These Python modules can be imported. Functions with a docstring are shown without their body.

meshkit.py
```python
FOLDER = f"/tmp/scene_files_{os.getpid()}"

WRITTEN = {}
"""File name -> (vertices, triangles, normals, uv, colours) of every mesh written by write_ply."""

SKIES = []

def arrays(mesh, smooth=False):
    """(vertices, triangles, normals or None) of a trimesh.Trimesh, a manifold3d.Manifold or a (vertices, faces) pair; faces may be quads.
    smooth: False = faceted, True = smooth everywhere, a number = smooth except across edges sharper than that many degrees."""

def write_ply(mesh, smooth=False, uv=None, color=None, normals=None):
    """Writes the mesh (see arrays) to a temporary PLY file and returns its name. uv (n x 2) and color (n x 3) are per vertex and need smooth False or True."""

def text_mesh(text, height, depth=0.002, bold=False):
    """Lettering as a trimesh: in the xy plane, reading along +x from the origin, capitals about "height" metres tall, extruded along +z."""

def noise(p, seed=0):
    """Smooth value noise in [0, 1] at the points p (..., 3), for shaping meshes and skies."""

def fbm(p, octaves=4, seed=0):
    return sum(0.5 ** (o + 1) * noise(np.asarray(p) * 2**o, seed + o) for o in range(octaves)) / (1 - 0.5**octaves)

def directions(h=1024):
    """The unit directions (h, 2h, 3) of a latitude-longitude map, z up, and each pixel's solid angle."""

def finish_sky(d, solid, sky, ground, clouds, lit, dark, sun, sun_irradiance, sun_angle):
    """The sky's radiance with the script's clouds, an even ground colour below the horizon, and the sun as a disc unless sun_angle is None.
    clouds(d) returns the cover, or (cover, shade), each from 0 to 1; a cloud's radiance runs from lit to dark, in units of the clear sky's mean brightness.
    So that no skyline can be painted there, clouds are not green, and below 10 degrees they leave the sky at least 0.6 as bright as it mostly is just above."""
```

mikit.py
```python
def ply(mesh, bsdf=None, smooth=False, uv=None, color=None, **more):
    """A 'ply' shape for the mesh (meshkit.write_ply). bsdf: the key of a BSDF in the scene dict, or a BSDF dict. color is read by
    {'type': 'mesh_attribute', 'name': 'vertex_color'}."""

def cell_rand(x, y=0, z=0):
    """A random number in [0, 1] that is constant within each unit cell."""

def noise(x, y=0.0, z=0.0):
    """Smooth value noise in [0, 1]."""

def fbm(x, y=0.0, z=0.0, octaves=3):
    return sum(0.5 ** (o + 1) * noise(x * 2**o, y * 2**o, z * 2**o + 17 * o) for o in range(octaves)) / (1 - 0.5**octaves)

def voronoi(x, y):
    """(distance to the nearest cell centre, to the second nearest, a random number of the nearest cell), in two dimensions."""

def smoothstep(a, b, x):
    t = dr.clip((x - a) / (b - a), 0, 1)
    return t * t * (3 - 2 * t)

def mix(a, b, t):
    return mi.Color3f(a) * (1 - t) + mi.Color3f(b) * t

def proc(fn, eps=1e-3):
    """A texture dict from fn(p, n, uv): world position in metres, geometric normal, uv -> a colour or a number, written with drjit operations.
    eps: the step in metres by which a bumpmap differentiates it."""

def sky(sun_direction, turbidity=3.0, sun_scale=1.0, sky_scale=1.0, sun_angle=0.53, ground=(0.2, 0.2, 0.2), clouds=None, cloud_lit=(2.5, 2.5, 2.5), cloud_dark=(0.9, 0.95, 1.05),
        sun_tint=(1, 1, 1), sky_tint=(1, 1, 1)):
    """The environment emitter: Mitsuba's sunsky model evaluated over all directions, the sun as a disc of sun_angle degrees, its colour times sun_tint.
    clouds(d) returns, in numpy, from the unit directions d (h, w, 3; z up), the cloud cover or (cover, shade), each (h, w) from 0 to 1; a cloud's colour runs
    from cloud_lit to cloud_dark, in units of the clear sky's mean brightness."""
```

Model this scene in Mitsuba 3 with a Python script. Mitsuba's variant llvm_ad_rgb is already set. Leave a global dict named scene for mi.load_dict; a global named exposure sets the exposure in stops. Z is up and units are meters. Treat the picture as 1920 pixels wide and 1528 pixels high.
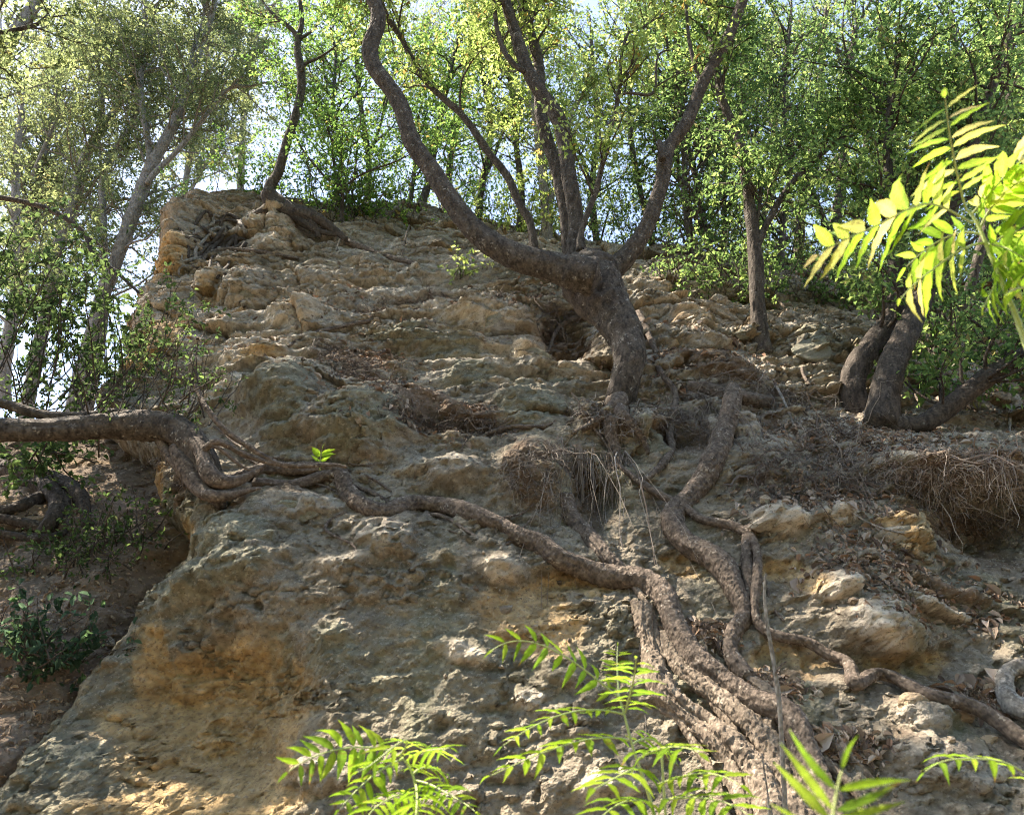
import math
import numpy as np, trimesh, mitsuba as mi, drjit as dr, mikit, meshkit
from scipy.interpolate import RBFInterpolator, RectBivariateSpline, make_interp_spline
from scipy.ndimage import map_coordinates, gaussian_filter
from scipy.spatial import cKDTree
T = mi.ScalarTransform4f
scene, labels = {}, {}

# ------------------------------------------------------------------ camera, sky, exposure
FOC, PITCH, EYE = 1507.0, math.radians(22.0), np.array([0, 0, 1.6])
FWD = np.array([0, math.cos(PITCH), math.sin(PITCH)]); UPV = np.array([0, -math.sin(PITCH), math.cos(PITCH)])
scene['camera'] = {'type': 'thinlens', 'fov': math.degrees(2 * math.atan(960 / FOC)), 'fov_axis': 'x', 'near_clip': 0.05, 'far_clip': 3000.0,
                   'aperture_radius': 0.004, 'focus_distance': 5.6,
                   'to_world': T().look_at(origin=EYE.tolist(), target=(EYE + FWD).tolist(), up=[0, 0, 1])}
SUN = (-0.62, 0.25, 1.14)
scene['sky'] = mikit.sky(SUN, turbidity=3.5, ground=(0.16, 0.14, 0.10), sun_tint=(0.97, 1.0, 1.05), sky_tint=(1.10, 1.0, 0.92), clouds=lambda d: 0.10 + 0.0 * d[..., 0], cloud_lit=(1.75, 1.72, 1.72))
exposure = 3.9

# ------------------------------------------------------------------ helpers
def ray(px, py):
    d = FWD + (px - 960) / FOC * np.array([1.0, 0, 0]) + (764 - py) / FOC * UPV
    return d / d[1]
def at(px, py, y): return EYE + ray(px, py) * y
def nrm(v): return v / (np.linalg.norm(v, axis=-1, keepdims=True) + 1e-12)
def vnoise(p, f, seed=0): return meshkit.noise(np.asarray(p) * f, seed) * 2 - 1
def vfbm(p, f, o=4, seed=0): return meshkit.fbm(np.asarray(p) * f, o, seed) * 2 - 1
def ridged(p, f, o=3, seed=0):
    return sum(0.5 ** (k + 1) * (1 - np.abs(meshkit.noise(np.asarray(p) * f * 2 ** k, seed + k) * 2 - 1)) for k in range(o)) / (1 - 0.5 ** o)
def sstep(a, b, x):
    t = np.clip((x - a) / (b - a), 0, 1); return t * t * (3 - 2 * t)
def numbered(key):
    if key not in USED: USED.add(key); return key
    n = 1
    while f'{key}_{n:03d}' in USED: n += 1
    USED.add(f'{key}_{n:03d}'); return f'{key}_{n:03d}'
USED = set()
def put(name, mesh, mat, parent=None, smooth=True, color=None, label=None, cat=None, group=None, kind=None):
    key = numbered(f'{parent}__{name}' if parent else name)
    scene[key] = mikit.ply(mesh, mat, smooth=smooth, color=color)
    tag(key, label, cat, group, kind); return key
def tag(key, label=None, cat=None, group=None, kind=None):
    d = {k: v for k, v in (('label', label), ('category', cat), ('group', group), ('kind', kind)) if v}
    if d: labels[key] = d
def thing(name, label, cat, group=None):
    key = numbered(name); tag(key, label, cat, group); return key

def grid_faces(n, m, wrap=False):
    i, j = np.meshgrid(np.arange(n - 1), np.arange(m if wrap else m - 1), indexing='ij')
    a, b, c, d = i * m + j, i * m + (j + 1) % m, (i + 1) * m + (j + 1) % m, (i + 1) * m + j
    q = np.stack([a, b, c, d], -1).reshape(-1, 4)
    return np.vstack([q[:, [0, 1, 2]], q[:, [0, 2, 3]]])
def resample(pts, r, step):
    pts, r = np.asarray(pts, float), np.asarray(r, float)
    s = np.r_[0, np.cumsum(np.linalg.norm(np.diff(pts, axis=0), axis=1))]
    r = np.interp(s, np.linspace(0, s[-1], len(r)), r) if len(r) != len(pts) else r
    n = max(4, int(s[-1] / step)); q = np.linspace(0, s[-1], n)
    k = min(3, len(pts) - 1)
    return make_interp_spline(s, pts, k=k)(q), np.interp(q, s, r), q
def frames(p):
    t = nrm(np.gradient(p, axis=0)); a = np.zeros_like(p)
    v = np.cross(t[0], [0.3, 0.9, 0.2]); a[0] = v / np.linalg.norm(v)
    for k in range(1, len(p)):
        v = a[k - 1] - t[k] * (a[k - 1] @ t[k]); a[k] = v / (np.linalg.norm(v) + 1e-9)
    return t, a, np.cross(t, a)
def tube(pts, r, sides=16, step=0.03, lump=0.10, furrow=0.05, seed=0, knots=0.0, ff=9.0, bend=0.0, rough=0.07):
    """A limb or root: a tapered tube with lumps, lengthwise furrows and knots, closed at both ends."""
    p, r, s = resample(pts, r, step)
    if bend:
        env = np.sin(np.linspace(0, np.pi, len(p)))[:, None] ** 0.5
        for k in range(3): p[:, k] += (env[:, 0] * vfbm(np.c_[s, s * 0 + k * 7.3, s * 0 + seed], 2.2, 3, 40) * bend)
    r = r * (1 + 0.9 * lump * vfbm(np.c_[s * 0, s * 0 + seed, s], 5.0, 2, 44))
    t, a, b = frames(p)
    ang = np.arange(sides) / sides * 2 * np.pi
    A, S = np.meshgrid(ang, s); R = np.repeat(r[:, None], sides, 1)
    q = np.stack([np.cos(A), np.sin(A), S / (R.mean() * 5)], -1)
    d = lump * vfbm(q, 1.1, 3, seed) * 1.6
    fk = 3.2 if sides < 30 else 5.0
    fq = np.stack([np.cos(A) * fk, np.sin(A) * fk, S * ff * 0.35 + 0.5 * vnoise(np.stack([A * 0, A * 0, S], -1), 6, seed)], -1)
    d += furrow * (1.6 * ridged(fq, 1.0, 3, seed + 5) - 1.1)
    if knots:
        d += knots * np.maximum(0, vnoise(np.stack([np.cos(A), np.sin(A), S * 5.0], -1), 1.3, seed + 9) - 0.35) * 2
    if rough:
        qf = np.stack([np.cos(A), np.sin(A), S / np.maximum(R.mean(), 0.004) * 0.8], -1); d += rough * (vfbm(qf, 3.1, 3, seed + 13) + 0.6 * np.maximum(0, vnoise(qf, 6.3, seed + 15)))
    R = R * (1 + d)
    v = p[:, None] + R[..., None] * (np.cos(A)[..., None] * a[:, None] + np.sin(A)[..., None] * b[:, None])
    n = len(p); v = np.vstack([v.reshape(-1, 3), p[:1] - t[:1] * r[0] * 0.4, p[-1:] + t[-1:] * r[-1] * 0.5])
    f = grid_faces(n, sides, True); i = np.arange(sides); e = (n - 1) * sides
    f = np.vstack([f, np.stack([(i + 1) % sides, i, i * 0 + n * sides], 1), np.stack([e + i, e + (i + 1) % sides, i * 0 + n * sides + 1], 1)])
    return v, f
def join(ms):
    vs, fs, k = [], [], 0
    for v, f in ms: vs.append(v); fs.append(np.asarray(f) + k); k += len(v)
    return np.vstack(vs), np.vstack(fs)
def tubes(P, R, sides=3):
    """Many thin tubes at once: P (n, k, 3), R (n, k)."""
    n, k, _ = P.shape
    t = nrm(np.gradient(P, axis=1)); a = nrm(np.cross(t, np.array([0.31, 0.52, 0.79]))); b = np.cross(t, a)
    g = np.arange(sides) / sides * 2 * np.pi
    v = P[:, :, None] + R[:, :, None, None] * (np.cos(g)[:, None] * a[:, :, None] + np.sin(g)[:, None] * b[:, :, None])
    f = grid_faces(k, sides, True)
    return v.reshape(-1, 3), (f[None] + (np.arange(n) * k * sides)[:, None, None]).reshape(-1, 3)
def leaves(pos, axis, nor, L, W, fold=0.25, curl=0.15, far=False):
    """Small leaves, each a folded blade of four triangles (two where they stand far off)."""
    axis = nrm(axis); side = nrm(np.cross(nor, axis)); nor = np.cross(axis, side); L, W = L[:, None], W[:, None]
    tip = pos + axis * L - nor * L * curl
    if far:
        m = pos + axis * L * 0.5 + nor * W * fold; v = np.stack([pos, m + side * W * 0.5, tip, m - side * W * 0.5], 1); f = np.array([[0, 1, 2], [0, 2, 3]])
        return v.reshape(-1, 3), (f[None] + (np.arange(len(pos)) * 4)[:, None, None]).reshape(-1, 3)
    m1, m2 = pos + axis * L * 0.32, pos + axis * L * 0.68 - nor * L * curl * 0.4
    up = nor * W * fold
    v = np.stack([pos, m1 + side * W * 0.46 + up, m2 + side * W * 0.42 + up, tip, m2 - side * W * 0.42 + up, m1 - side * W * 0.46 + up], 1)
    f = np.array([[0, 1, 3], [1, 2, 3], [0, 3, 5], [5, 3, 4]])
    n = len(pos)
    return v.reshape(-1, 3), (f[None] + (np.arange(n) * 6)[:, None, None]).reshape(-1, 3)
def percol(c, n, k): return np.repeat(c, k, 0)
def randdir(rng, n): return nrm(rng.normal(size=(n, 3)))

# ------------------------------------------------------------------ materials
def bark_mat(key, c0, c1, c2, f=42.0, stretch=0.30, bump=0.010):
    def col(p, n, uv):
        a = mikit.fbm(p.x * f, p.y * f, p.z * f * stretch, 4)
        b = mikit.noise(p.x * 110, p.y * 110, p.z * 80)
        c = mikit.mix(c0, c1, mikit.smoothstep(0.15, 0.80, a))
        lich = mikit.smoothstep(0.58, 0.74, mikit.fbm(p.x * 30 + 3, p.y * 30, p.z * 24, 3)) * mikit.smoothstep(0.4, 0.8, b)
        return mikit.mix(c, c2, lich * 0.7) * (0.55 + 0.9 * b)
    def hgt(p, n, uv): return mikit.fbm(p.x * f * 1.6, p.y * f * 1.6, p.z * f * stretch, 3) + 0.4 * mikit.noise(p.x * 120, p.y * 120, p.z * 70)
    scene[key] = {'type': 'twosided', 'b': {'type': 'bumpmap', 'scale': bump, 'n': mikit.proc(hgt, eps=3e-3), 'b': {'type': 'principled', 'roughness': 0.85, 'specular': 0.25, 'base_color': mikit.proc(col)}}}
bark_mat('bark', (0.030, 0.024, 0.019), (0.090, 0.076, 0.062), (0.22, 0.21, 0.185))
bark_mat('bark_pale', (0.12, 0.11, 0.095), (0.24, 0.225, 0.20), (0.32, 0.31, 0.28))
bark_mat('bark_root', (0.045, 0.035, 0.027), (0.145, 0.115, 0.09), (0.27, 0.24, 0.20), f=48, stretch=0.8)
bark_mat('bark_soil', (0.075, 0.058, 0.043), (0.20, 0.162, 0.122), (0.33, 0.285, 0.23), f=48, stretch=0.8)
bark_mat('bark_dark', (0.028, 0.023, 0.019), (0.078, 0.064, 0.052), (0.13, 0.12, 0.10))
VC = {'type': 'mesh_attribute', 'name': 'vertex_color'}
def rock_h(p, n, uv): return mikit.fbm(p.x * 70, p.y * 70, p.z * 70, 4)
scene['rock'] = {'type': 'twosided', 'b': {'type': 'bumpmap', 'scale': 0.020, 'n': mikit.proc(rock_h, eps=2.0e-3), 'b': {'type': 'principled', 'roughness': 0.95, 'specular': 0.15, 'base_color': VC}}}
def pore_w(p, n, uv): return mikit.smoothstep(0.56, 0.74, mikit.fbm(p.x * 75, p.y * 75, p.z * 75, 3)) * 0.50 + mikit.smoothstep(0.70, 0.84, mikit.noise(p.x * 170, p.y * 170, p.z * 170)) * 0.35
def crumb_w(p, n, uv): return mikit.smoothstep(0.58, 0.76, mikit.fbm(p.x * 60 + 31, p.y * 60, p.z * 75, 3)) * 0.42
base_ = scene['rock']['b']['b']
scene['rock']['b']['b'] = {'type': 'blendbsdf', 'weight': mikit.proc(pore_w), 'a': {'type': 'blendbsdf', 'weight': mikit.proc(crumb_w), 'a': base_, 'b': {'type': 'diffuse', 'reflectance': {'type': 'rgb', 'value': [0.40, 0.36, 0.29]}}}, 'b': {'type': 'diffuse', 'reflectance': {'type': 'rgb', 'value': [0.075, 0.062, 0.047]}}}
scene['fibre'] = {'type': 'twosided', 'b': {'type': 'principled', 'roughness': 0.8, 'specular': 0.3, 'base_color': VC}}
scene['leaf'] = {'type': 'principledthin', 'roughness': 0.30, 'diff_trans': 1.45, 'base_color': VC, 'eta': 1.45, 'spec_trans': 0.0}
scene['leaf_young'] = {'type': 'principledthin', 'roughness': 0.42, 'diff_trans': 1.38, 'base_color': VC, 'eta': 1.4, 'spec_trans': 0.0}
def litter_col(p, n, uv):
    a = mikit.fbm(p.x * 9, p.y * 9, p.z * 9, 4)
    return mikit.mix((0.10, 0.075, 0.05), (0.26, 0.20, 0.14), mikit.smoothstep(0.3, 0.7, a)) * (0.7 + 0.6 * mikit.noise(p.x * 60, p.y * 60, p.z * 60))
scene['litter'] = {'type': 'twosided', 'b': {'type': 'diffuse', 'reflectance': mikit.proc(litter_col)}}

# ------------------------------------------------------------------ the cliff: depth y over (x, z) from surveyed points
CTRL = [(310,392,8.5),(450,392,8.6),(520,400,8.5),(600,410,8.9),(310,480,7.9),(450,480,7.9),(600,470,8.1),(760,450,8.5),(880,440,9.0),
 (450,372,9.8),(600,387,10),(760,418,9.6),(760,398,11),(900,428,10.2),(1000,442,10.2),(1000,470,8.6),
 (260,560,7.2),(450,560,7.1),(700,550,7.2),(900,540,7.4),(1050,540,7.3),(1250,540,7.6),(1300,505,8.8),(1450,530,8.8),(1450,600,7.4),(1650,570,8.6),(1650,620,7.6),(1850,580,8.8),(1850,650,7.5),(2050,610,8.5),
 (1250,485,9.8),(1450,505,10),(1650,540,10),(1850,555,10),
 (230,680,6.4),(450,680,6.2),(700,680,6.3),(900,660,6.5),(1060,640,6.8),(1250,660,6.4),(1400,680,6.4),(1550,700,6.4),(1750,700,6.7),(1900,720,6.8),
 (180,760,5.9),(400,760,5.7),(560,740,5.5),(760,760,5.7),(1000,760,5.8),(1160,760,5.8),(1370,740,5.7),(1550,780,5.9),(1680,790,6.0),(1850,790,6.1),
 (290,850,5.5),(450,840,5.2),(600,800,5.15),(800,840,5.3),(1000,840,5.25),(1150,850,5.3),(1370,850,5.25),(1550,860,5.2),(1700,870,5.0),(1880,890,4.9),
 (400,950,4.85),(600,930,4.95),(800,920,4.95),(1000,960,4.95),(1200,960,5.0),(1400,960,4.85),(1550,960,4.8),(1750,960,5.0),(1900,980,5.1),
 (330,1060,4.6),(500,1050,4.5),(700,1050,4.5),(900,1050,4.5),(1100,1080,4.6),(1300,1080,4.6),(1500,1090,4.5),(1650,1110,4.3),(1850,1120,4.5),
 (250,1180,4.4),(400,1200,4.45),(600,1200,4.35),(800,1200,4.3),(1000,1200,4.3),(1200,1200,4.35),(1400,1200,4.3),(1600,1200,4.2),(1800,1220,4.3),
 (120,1340,4.2),(250,1350,4.25),(400,1350,4.3),(600,1350,4.15),(850,1350,4.1),(1100,1350,4.1),(1300,1350,4.05),(1500,1350,3.95),(1700,1350,3.9),(1880,1380,3.9),
 (100,1500,3.98),(300,1500,4.12),(450,1480,4.22),(600,1500,4.05),(900,1500,4.0),(1200,1500,3.9),(1450,1500,3.75),(1700,1500,3.65),(1900,1500,3.6),
 (0,1700,3.75),(500,1700,3.95),(1000,1700,3.75),(1500,1700,3.3),(2000,1700,3.2),(2100,900,4.8),(2100,1200,4.1),(2100,1500,3.5),(2100,700,6.8)]
C = np.array([at(*c) for c in CTRL]); C = np.vstack([C, [[x, 3.0, -0.3] for x in (-5, -2.5, 0, 2.5, 5)], [[x, 13.5, 10.2] for x in (-5, -2, 1, 4)]])
rbf = RBFInterpolator(C[:, [0, 2]], C[:, 1], kernel='thin_plate_spline', smoothing=0.01)
X0, X1, Z0, Z1 = -6.6, 6.6, -0.35, 10.0
gx, gz = np.linspace(X0, X1, 90), np.linspace(Z0, Z1, 80)
GX, GZ = np.meshgrid(gx, gz, indexing='ij')
coarse = rbf(np.c_[GX.ravel(), GZ.ravel()]).reshape(GX.shape)
NX = 780
zq = np.linspace(0, 1, 760); zs = Z0 + (Z1 - Z0) * (0.72 * zq + 0.28 * zq ** 2)
HW = lambda z: np.clip(3.9 + (np.asarray(z) - 2.0) * 0.5, 3.9, 6.6)      # the modelled stretch of cliff is wider at the top
ZI = lambda z: np.interp(z, zs, np.arange(len(zs)))
XI = lambda x, z: (np.asarray(x) / HW(z) * 0.5 + 0.5) * (NX - 1)
U, Z = np.meshgrid(np.linspace(-1, 1, NX), zs, indexing='ij'); X = U * HW(Z)
Y = RectBivariateSpline(gx, gz, coarse).ev(X, Z)
def march(px, py, field):
    d = ray(px, py); y = np.arange(2.2, 13.5, 0.008)
    p = EYE + d * y[:, None]
    f = map_coordinates(field, [XI(p[:, 0], p[:, 2]), ZI(p[:, 2])], order=1, mode='nearest')
    k = np.argmax(y >= f) if (y >= f).any() else len(y) - 1
    return p[k]
FLAT = Y.copy()
EDGE = [(300,388,8.7),(292,480,8.0),(238,560,7.3),(215,680,6.5),(162,760,6.0),(215,810,5.7),(285,860,5.5),(310,950,5.1),(365,990,4.9),(345,1040,4.75),(270,1100,4.6),(208,1190,4.45),(105,1300,4.35),(5,1420,4.2),(-70,1528,4.05),(-200,1700,3.9)]
E = np.array([at(*e) for e in EDGE]); E = E[np.argsort(E[:, 2])]
Q = np.stack([X, Y, Z], -1)
xe = np.interp(Z, E[:, 2], E[:, 0]) + 0.16 * vfbm(np.stack([Z * 0, Z * 0 + 3, Z], -1), 1.9, 4, 3) * sstep(0.3, 1.5, Z)
BACK = 4.5 * 0.10 * np.logaddexp(0, np.clip((xe - X) / 0.10, -30, 80)); Y = Y + BACK

# boulders, brows (+) and hollows (-): pixel centre, half sizes, height in metres, turn in degrees, material zone
BLOBS = [(360,430,62,42,.35,0,'grey'),(520,440,52,40,.22,0,'pale'),(330,500,40,30,.15,0,'ochre'),(400,540,26,16,.16,0,'pale'),(470,545,60,22,.18,8,'grey'),(395,560,30,18,-.15,0,'ochre'),
 (560,610,60,24,.20,20,'pale'),(640,575,70,18,.16,0,'grey'),(500,680,45,20,.18,30,'ochre'),(440,690,30,18,.12,20,'pale'),(430,740,62,24,.18,25,'pale'),
 (545,745,80,60,.42,25,'green'),(690,800,80,60,.38,-15,'green'),(282,885,34,44,.04,0,'ochre'),(330,990,44,36,.05,0,'ochre'),(345,900,36,46,-.05,0,'soil'),(575,428,40,16,-.22,0,'soil'),(505,398,22,12,-.14,0,'soil'),(300,640,60,60,.02,0,'ochre'),(620,650,60,18,.10,15,'grey'),(930,600,78,27,.26,0,'pale'),(760,640,70,24,.14,5,'green'),(850,660,70,22,.14,0,'green'),
 (990,668,34,18,.16,-8,'pale'),(1065,640,60,38,-.32,0,'soil'),(1000,770,72,36,.20,-10,'green'),(880,710,70,22,.14,-5,'green'),(1080,710,40,20,.14,10,'pale'),(1010,705,46,16,.12,0,'grey'),
 (680,690,70,24,.14,-25,'soil'),(800,770,75,22,.18,-18,'soil'),(880,790,60,20,.18,0,'soil'),(860,900,74,34,.22,-12,'grey'),(820,950,70,22,-.10,0,'grey'),(770,880,40,16,.10,-30,'grey'),
 (1000,900,55,70,.24,20,'soil'),(1110,930,50,60,-.22,0,'soil'),(1210,830,30,26,.14,0,'green'),(1290,600,46,20,.16,0,'pale'),(1535,655,60,28,.20,8,'green'),(1310,630,24,12,.12,0,'pale'),
 (1350,700,90,22,.20,-8,'soil'),(1290,800,60,36,-.22,0,'soil'),(1440,790,40,30,-.16,0,'soil'),(1460,975,60,24,.16,-8,'pale'),(1690,1000,60,30,.18,-5,'ochre'),(1580,975,44,22,.14,-10,'pale'),
 (1780,880,130,18,.28,-3,'soil'),(1680,870,40,14,.10,0,'pale'),(1830,1000,80,50,-.20,0,'soil'),(1560,1100,38,24,.16,-10,'pale'),(1640,1170,64,42,.24,-10,'pale'),(1740,1140,60,14,.12,-20,'pale'),(1800,1120,110,12,.10,-28,'soil'),
 (1700,1240,110,28,-.14,0,'ochre'),(1500,1250,90,34,-.10,0,'ochre'),(1480,1080,44,26,-.06,0,'ochre'),(1720,1330,60,30,.14,-5,'grey'),(1760,1420,90,60,.12,0,'grey'),
 (560,950,90,24,.14,0,'grey'),(430,1000,80,40,.16,10,'green'),(420,1075,120,36,.14,15,'green'),(720,1010,70,34,.14,-10,'grey'),(650,1060,50,20,.10,0,'grey'),(390,1320,185,140,-.32,0,'sand'),(400,1430,170,60,-.06,0,'sand'),(380,1500,190,45,.03,0,'sand'),
 (250,1250,40,80,-.06,10,'sand'),(950,1060,40,26,.14,0,'pale'),(1080,1100,90,36,-.12,0,'ochre'),(1000,1150,120,80,-.06,0,'ochre'),(860,1230,50,20,.05,0,'pale'),(980,1300,40,18,.06,0,'pale'),(600,1450,60,40,.10,0,'grey'),
 (1150,1470,60,40,.08,0,'pale'),(1290,1060,50,24,-.08,0,'ochre'),(620,1220,60,60,.06,0,'green'),(140,1400,80,50,.03,20,'green'),(560,870,40,16,.08,-10,'grey')]
ZONES = {k: np.zeros_like(X) for k in ('grey', 'pale', 'ochre', 'green', 'soil', 'sand')}
wx = X + 0.10 * vfbm(Q, 2.6, 3, 11); wz = Z + 0.10 * vfbm(Q, 2.6, 3, 12)
for (px, py, rx, ry, amp, rot, zone) in BLOBS:
    c = march(px, py, FLAT); up, dn = march(px, py - ry, FLAT), march(px, py + ry, FLAT)
    a, b = rx * c[1] / FOC, max(0.5 * (up[2] - dn[2]), 0.03)
    th = math.radians(rot); dx, dz = wx - c[0], wz - c[2]
    u, v = (dx * math.cos(th) + dz * math.sin(th)) / a, (-dx * math.sin(th) + dz * math.cos(th)) / b
    w = np.exp(-np.minimum((u * u + v * v), 20) ** 1.7)
    if amp > 0: w *= 1 + 0.30 * np.clip(v, -1, 1)          # brows overhang a little
    Y -= amp * w
    ZONES[zone] = np.maximum(ZONES[zone], np.exp(-np.minimum((u * u + v * v), 20) ** 1.3))
# beds of rock in the upper cliff: undercut steps, tilted and warped, broken into blocks
upper = sstep(2.9, 4.0, Z)
tilt = 0.10 * X
for period, amp, seed in ((0.46, 0.20, 21), (0.21, 0.095, 22), (0.105, 0.04, 23)):
    h = (Z - tilt + 0.30 * vfbm(Q, 0.9, 4, seed) + 0.05 * vfbm(Q, 5, 3, seed + 3)) / period
    fr = h - np.floor(h)
    saw = np.where(fr < 0.88, (fr / 0.88) ** 1.7, 1 - sstep(0.88, 1.0, fr))
    patch = sstep(-0.25, 0.35, vfbm(Q, 1.3, 3, seed + 7))
    Y -= amp * (saw - 0.4) * (0.15 + 0.85 * upper) * (0.25 + 0.75 * patch)
rng = np.random.default_rng(5)
sc = np.array([1.0, 1.0, 1.9]); cell = rng.uniform([X0, 2.5, Z0], [X1, 14, Z1], (9500, 3)) * sc
dist, idx = cKDTree(cell).query((np.stack([X, Y, Z], -1) + 0.05 * np.stack([vnoise(Q, 6, s) for s in (1, 2, 3)], -1)).reshape(-1, 3) * sc, k=2)
PQ = np.stack([X, Y, Z], -1).reshape(-1, 3) * sc; gr = rng.normal(0, 1, (len(cell), 3)) * [0.38, 0.1, 0.30]
tiltf = np.clip(((PQ - cell[idx[:, 0]]) * gr[idx[:, 0]]).sum(1), -.14, .14).reshape(X.shape)
crack = ((dist[:, 1] - dist[:, 0]).reshape(X.shape)); cid = idx[:, 0].reshape(X.shape); cr = rng.random(len(cell))
rocky = upper * sstep(-0.2, 0.25, vfbm(Q, 0.9, 3, 33)) * (1 - 0.8 * ZONES['soil'])
Y -= rocky * ((cr[cid] - 0.5) * 0.15 + 0.75 * tiltf + 0.06 * sstep(0.0, 0.07, crack))
pick = rng.integers(0, X.size, 26000); cell2 = (np.stack([X, Y, Z], -1).reshape(-1, 3)[pick] + rng.normal(0, 0.02, (26000, 3))) * sc
d2, i2 = cKDTree(cell2).query((np.stack([X, Y, Z], -1) + 0.02 * np.stack([vnoise(Q, 14, s) for s in (4, 5, 6)], -1)).reshape(-1, 3) * sc, k=2)
PQ = np.stack([X, Y, Z], -1).reshape(-1, 3) * sc; gr = rng.normal(0, 1, (26000, 3)) * [0.5, 0.1, 0.42]
tilt2 = np.clip(((PQ - cell2[i2[:, 0]]) * gr[i2[:, 0]]).sum(1), -.05, .05).reshape(X.shape)
crack2 = (d2[:, 1] - d2[:, 0]).reshape(X.shape); cr2 = rng.random(26000)[i2[:, 0].reshape(X.shape)]
chunky = sstep(-0.1, 0.3, vfbm(Q, 1.6, 3, 34)) * (0.35 + 0.65 * upper)
Y -= chunky * ((cr2 - 0.5) * 0.05 + 0.8 * tilt2 + 0.018 * sstep(0.0, 0.025, crack2))
lump = ridged(Q, 1.7, 4, 41)
Y -= (lump - 0.6) * (0.17 * upper + 0.055)
# the lower face: vertical runnels and a crumbling crust
lower = 1 - upper
Y += lower * 0.035 * vfbm(np.stack([X * 3.2, Y * 0.5, Z * 0.8], -1), 1.3, 3, 51)
crust = ridged(np.stack([X, Y, Z * 0.8], -1), 4.6, 3, 52)
Y -= lower * 0.05 * sstep(0.64, 0.84, crust) * sstep(-0.3, 0.2, vfbm(Q, 1.7, 2, 53))
crumb = vfbm(np.stack([X * 1.2, Y, Z * 2.0], -1), 8.0, 4, 57); hc = Z / 0.062 + 1.6 * crumb; fc = hc - np.floor(hc)
Y -= (lower + ZONES['sand']) * 0.036 * np.where(fc < .8, (fc / .8) ** 2, 1 - sstep(.8, 1, fc)) * sstep(0.05, 0.35, vfbm(Q, 3.4, 3, 58))
shelf = vfbm(np.stack([X * 1.0, Y, Z * 1.7], -1), 3.3, 4, 54)
hs = Z / 0.15 + 2.6 * shelf; fs = hs - np.floor(hs)
Y -= lower * 0.035 * np.where(fs < .8, (fs / .8) ** 2, 1 - sstep(.8, 1, fs)) * sstep(-0.1, 0.4, vfbm(Q, 2.2, 3, 55))
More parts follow.
